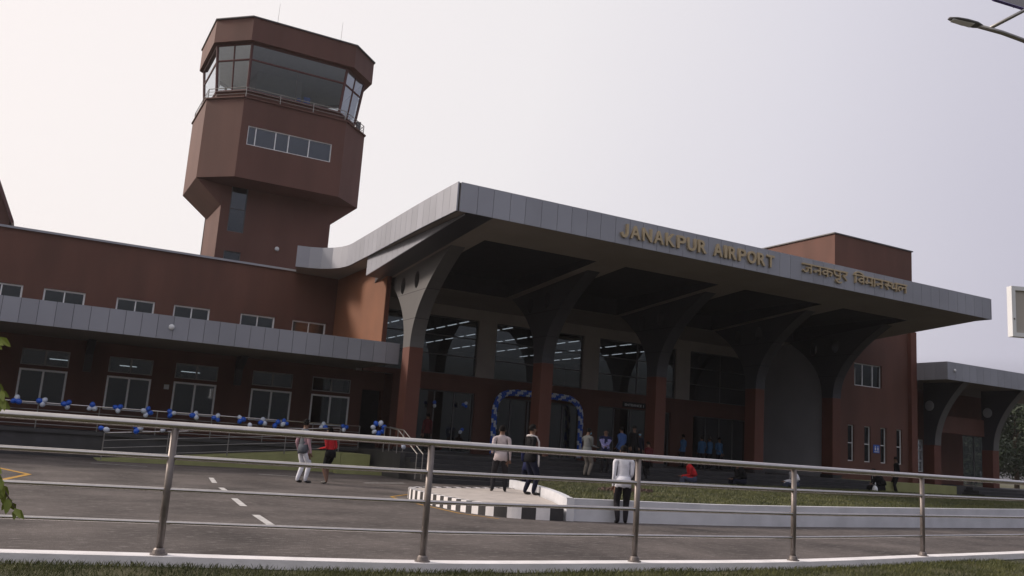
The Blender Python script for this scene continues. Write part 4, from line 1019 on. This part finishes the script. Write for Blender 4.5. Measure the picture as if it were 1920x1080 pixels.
def skirt(m, w=1.0):          # shirt tail hanging outside the trousers
    def f_(e):
        s = MB(); rings = []
        for z, rx, ry in ((.12,.150*w,.118*w),(.0,.165*w,.140*w),(-.12,.170*w,.145*w)):
            rings.append([(rx*math.cos(2*math.pi*k/20)*(1+.03*math.sin(3*k)), e['py']+ry*math.sin(2*math.pi*k/20), e['pz']+z+(.015*math.sin(2*k) if z < 0 else 0)) for k in range(20)])
        vs = [v for r_ in rings for v in r_]; s.add(vs, [(i*20+k, i*20+(k+1)%20, (i+1)*20+(k+1)%20, (i+1)*20+k) for i in range(2) for k in range(20)])
        o = s.build('shirt_tail', m, e['t'], smooth=True)
        sm = o.modifiers.new('th', 'SOLIDIFY'); sm.thickness = .008
    return f_
def cap_(e):
    s = MB(); s.ball(e['hp_'](0,-.005,.065), .10, .11, .065, 14, 8); s.ball(e['hp_'](0,.10,.05), .075, .07, .012, 12, 6); s.build('cap', CL['black'], e['t'], smooth=True)
def bag(e):
    s = MB(); s.ball((-.36, .45, e['pz']-.05), .13, .10, .17, 12, 9); s.tube([(-.36,.45,e['pz']+.1),(-.34,.42,e['pz']+.24),(-.31,.38,e['pz']+.14)], .012, 6); s.build('white_bag', WHT, e['t'], smooth=True)
def st(y, y0=28.55): return max(0, min(6, math.floor((y-y0)/.45)+1))*.158-(.004 if (y-y0)/.45 >= 5 else 0)
CB = -math.degrees(0)
# on the road
person('man in pale pink shirt, grey vest and white trousers on the road by the ramp', (7.22,25.68,0), -70, 1.78, 'greyv', 'white', sleeve='pink', hands=((-.30,.02,.86),(.27,.10,.84)), feet=((-.07,-.05),(.09,.10)), headyaw=-.3, extras=[skirt(CL['greyv'])])
person('person in red jacket, dark shorts and bare legs leaning beside the ramp', (8.05,25.7,0), 30, 1.62, 'red', 'black', legs='shorts', hands=((-.22,.25,1.05),(.24,.22,1.02)), feet=((-.10,-.04),(.12,.16)), lean=.16, wide=1.08, extras=[skirt(CL['black'],1.12)])
person('man in white shirt and dark trousers standing on the road before the low wall', (11.32,15.62,0), -28, 1.60, 'white', 'charcoal', hands=((-.27,.04,.84),(.20,.20,.98)), feet=((-.09,-.02),(.09,.04)), headpitch=.25, headyaw=-.1, wide=1.1, extras=[skirt(CL['white'],1.1)])
# on the island
person('man in light pink shirt seen from behind on the paved island', (11.35,21.25,.235), -25, 1.72, 'lightpink', 'charcoal', hands=((-.28,.12,1.02),(.30,-.02,.86)), feet=((-.17,.0),(.16,.02)), wide=1.1, extras=[skirt(CL['lightpink'],1.08)])
person('man in dark suit with long white scarf over one shoulder on the island', (11.75,20.35,.235), -95, 1.78, 'black', 'darkblue', hands=((-.16,.22,1.02),(.20,.20,1.0)), feet=((-.10,-.06),(.10,.08)), wide=1.12, extras=[scarf(), skirt(CL['black'],1.1)])
person('man in navy jacket with white lettering on the back behind the scarf man', (13.0,22.6,.0), -30, 1.68, 'navy', 'darkblue', hands=((-.2,.22,1.05),(.25,.10,.9)), headyaw=-.5, wide=1.08, extras=[backtext, skirt(CL['navy'],1.06)])
# on the steps
def on(x, y, *a, **k): return (x, y, st(y))
person('man in grey blazer and blue face mask standing on the dark steps', on(19.75,29.75), -80, 1.86, 'blazer', 'khaki', hands=((-.10,.34,1.10),(.14,.34,1.06)), headpitch=.22, wide=1.22, extras=[mask_, skirt(CL['blazer'],1.12)])
person('balding man in lilac shirt, navy vest and glasses facing the road', on(20.85,30.1), 155, 1.73, 'navy', 'charcoal', sleeve='lilac', hands=((-.06,.30,1.08),(.10,.32,1.04)), hair=False, wide=1.25, extras=[glasses])
person('man in blue jacket standing next to the navy vest man', on(22.0,30.6), 20, 1.74, 'blue', 'darkblue', hands=((-.22,.12,.9),(.22,.2,1.0)), headyaw=.3, wide=1.28)
person('man in black cap and black jacket at the back of the group', (23.3,31.5,.95), 170, 1.70, 'black', 'black', extras=[cap_])
person('person in dark red hooded top on the steps behind a railing post', on(22.9,29.9), 10, 1.52, 'maroon', 'black', wide=1.2, hands=((-.2,.2,1.0),(.2,.2,1.0)), headpitch=.3, extras=[skirt(CL['maroon'],1.15)])
person('man in dark blue shirt and blue face mask at the top of the steps', (23.9,31.9,.95), 150, 1.50, 'darkblue', 'black', extras=[mask_])
def sitp(label, x, y, face, top, bottom, h=1.68, **k):
    z = st(y+.25) if False else st(y)
    person(label, (x, y, z-.158*1), face, h, top, bottom, sit=.16+.0, feet=((-.12,.42),(.12,.44)), back=.06, **k)
def seated(label, x, y, face, top, bottom, h=1.68, **k):
    z0 = .53-.36; person(label, (x, y, z0), face, h, top, bottom, sit=.36/(h/1.7), feet=((-.12,.40),(.12,.42)), **k)
seated('person in bright red top hunched over sitting on the kerb behind the lawn', 22.95, 27.05, 60, 'red', 'jeans', h=1.86, lean=.42, hands=((-.12,.42,.55),(.12,.42,.55)), headpitch=.5, wide=1.42, face_on=False)
seated('man in black jacket sitting low on the kerb behind the lawn', 25.75, 27.4, 75, 'black', 'darkblue', h=1.85, lean=.35, hands=((-.12,.42,.55),(.12,.42,.55)), headpitch=.4, wide=1.5)
seated('man in white shirt and grey trousers sitting on the kerb behind the lawn', 29.1, 27.75, 60, 'white', 'jeans', h=1.86, lean=.32, hands=((-.14,.42,.55),(.14,.42,.55)), headpitch=.4, wide=1.5)
seated('person in black shawl with white stripe bending over a white bag', 34.8, 28.1, 70, 'black', 'black', h=2.0, lean=.34, hands=((-.2,.42,.6),(-.1,.45,.6)), headpitch=.5, wide=1.75, extras=[scarf(), bag])
person('man in black clothes standing by the slit windows', (39.45,30.9,.30), 60, 1.95*.98, 'black', 'black', hands=((-.2,.15,.95),(.25,.05,.85)))
# inside the porch
person('person in red top in the shade behind the first column', (15.75,36.6,.95), 0, 1.66, 'maroon', 'black')
for i, (x, y, fc, lb) in enumerate(((30.4,36.8,10,'person in light blue shirt left of the fourth column'),(31.75,36.9,-20,'person in light blue shirt, leftmost of three by the far door'),(32.3,36.9,15,'person in light blue shirt between two others by the far door'),(32.95,36.9,170,'person in light blue shirt, rightmost of three by the far door'))):
    person(lb, (x, y, .95), fc, 1.68, 'skyblue', 'charcoal', hands=((-.25,.08,.88),(.2,.22,1.0)))
# sunk planter litter on the lawn
s = MB(); rnd = random.Random(3)
for _ in range(260):
    a = rnd.uniform(0,6.28); rr_ = rnd.random()**.6; x = 14.6+math.cos(a)*rr_*.9; y = 20.0+math.sin(a)*rr_*.35; z = lz(x,y)-.03
    s.box(x-.03,x+.03,y-.03,y+.03,z,z+rnd.uniform(.02,.11))
tag(s.build('stone_heap', mat('brown_rubble', (.10,.065,.055), .9, var=.3), None), 'small heap of brown rubble on the lawn', 'rubble')

# strip helper keys and finish
for o in bpy.data.objects:
    if '_w' in o: del o['_w']

# thin haze over the whole site
s = MB(); s.box(-420,920,-80,920,-1.2,34); hz = s.build('haze', [bpy.data.materials.new('haze_air')]); struct(hz, 'stuff')
hm = hz.data.materials[0]; hm.use_nodes = True; hn = hm.node_tree; hn.nodes.clear(); ho = hn.nodes.new('ShaderNodeOutputMaterial')
pv = hn.nodes.new('ShaderNodeVolumePrincipled'); pv.inputs['Color'].default_value = (.93,.91,.93,1); pv.inputs['Density'].default_value = .0003; pv.inputs['Anisotropy'].default_value = .3
hn.links.new(pv.outputs[0], ho.inputs['Volume'])
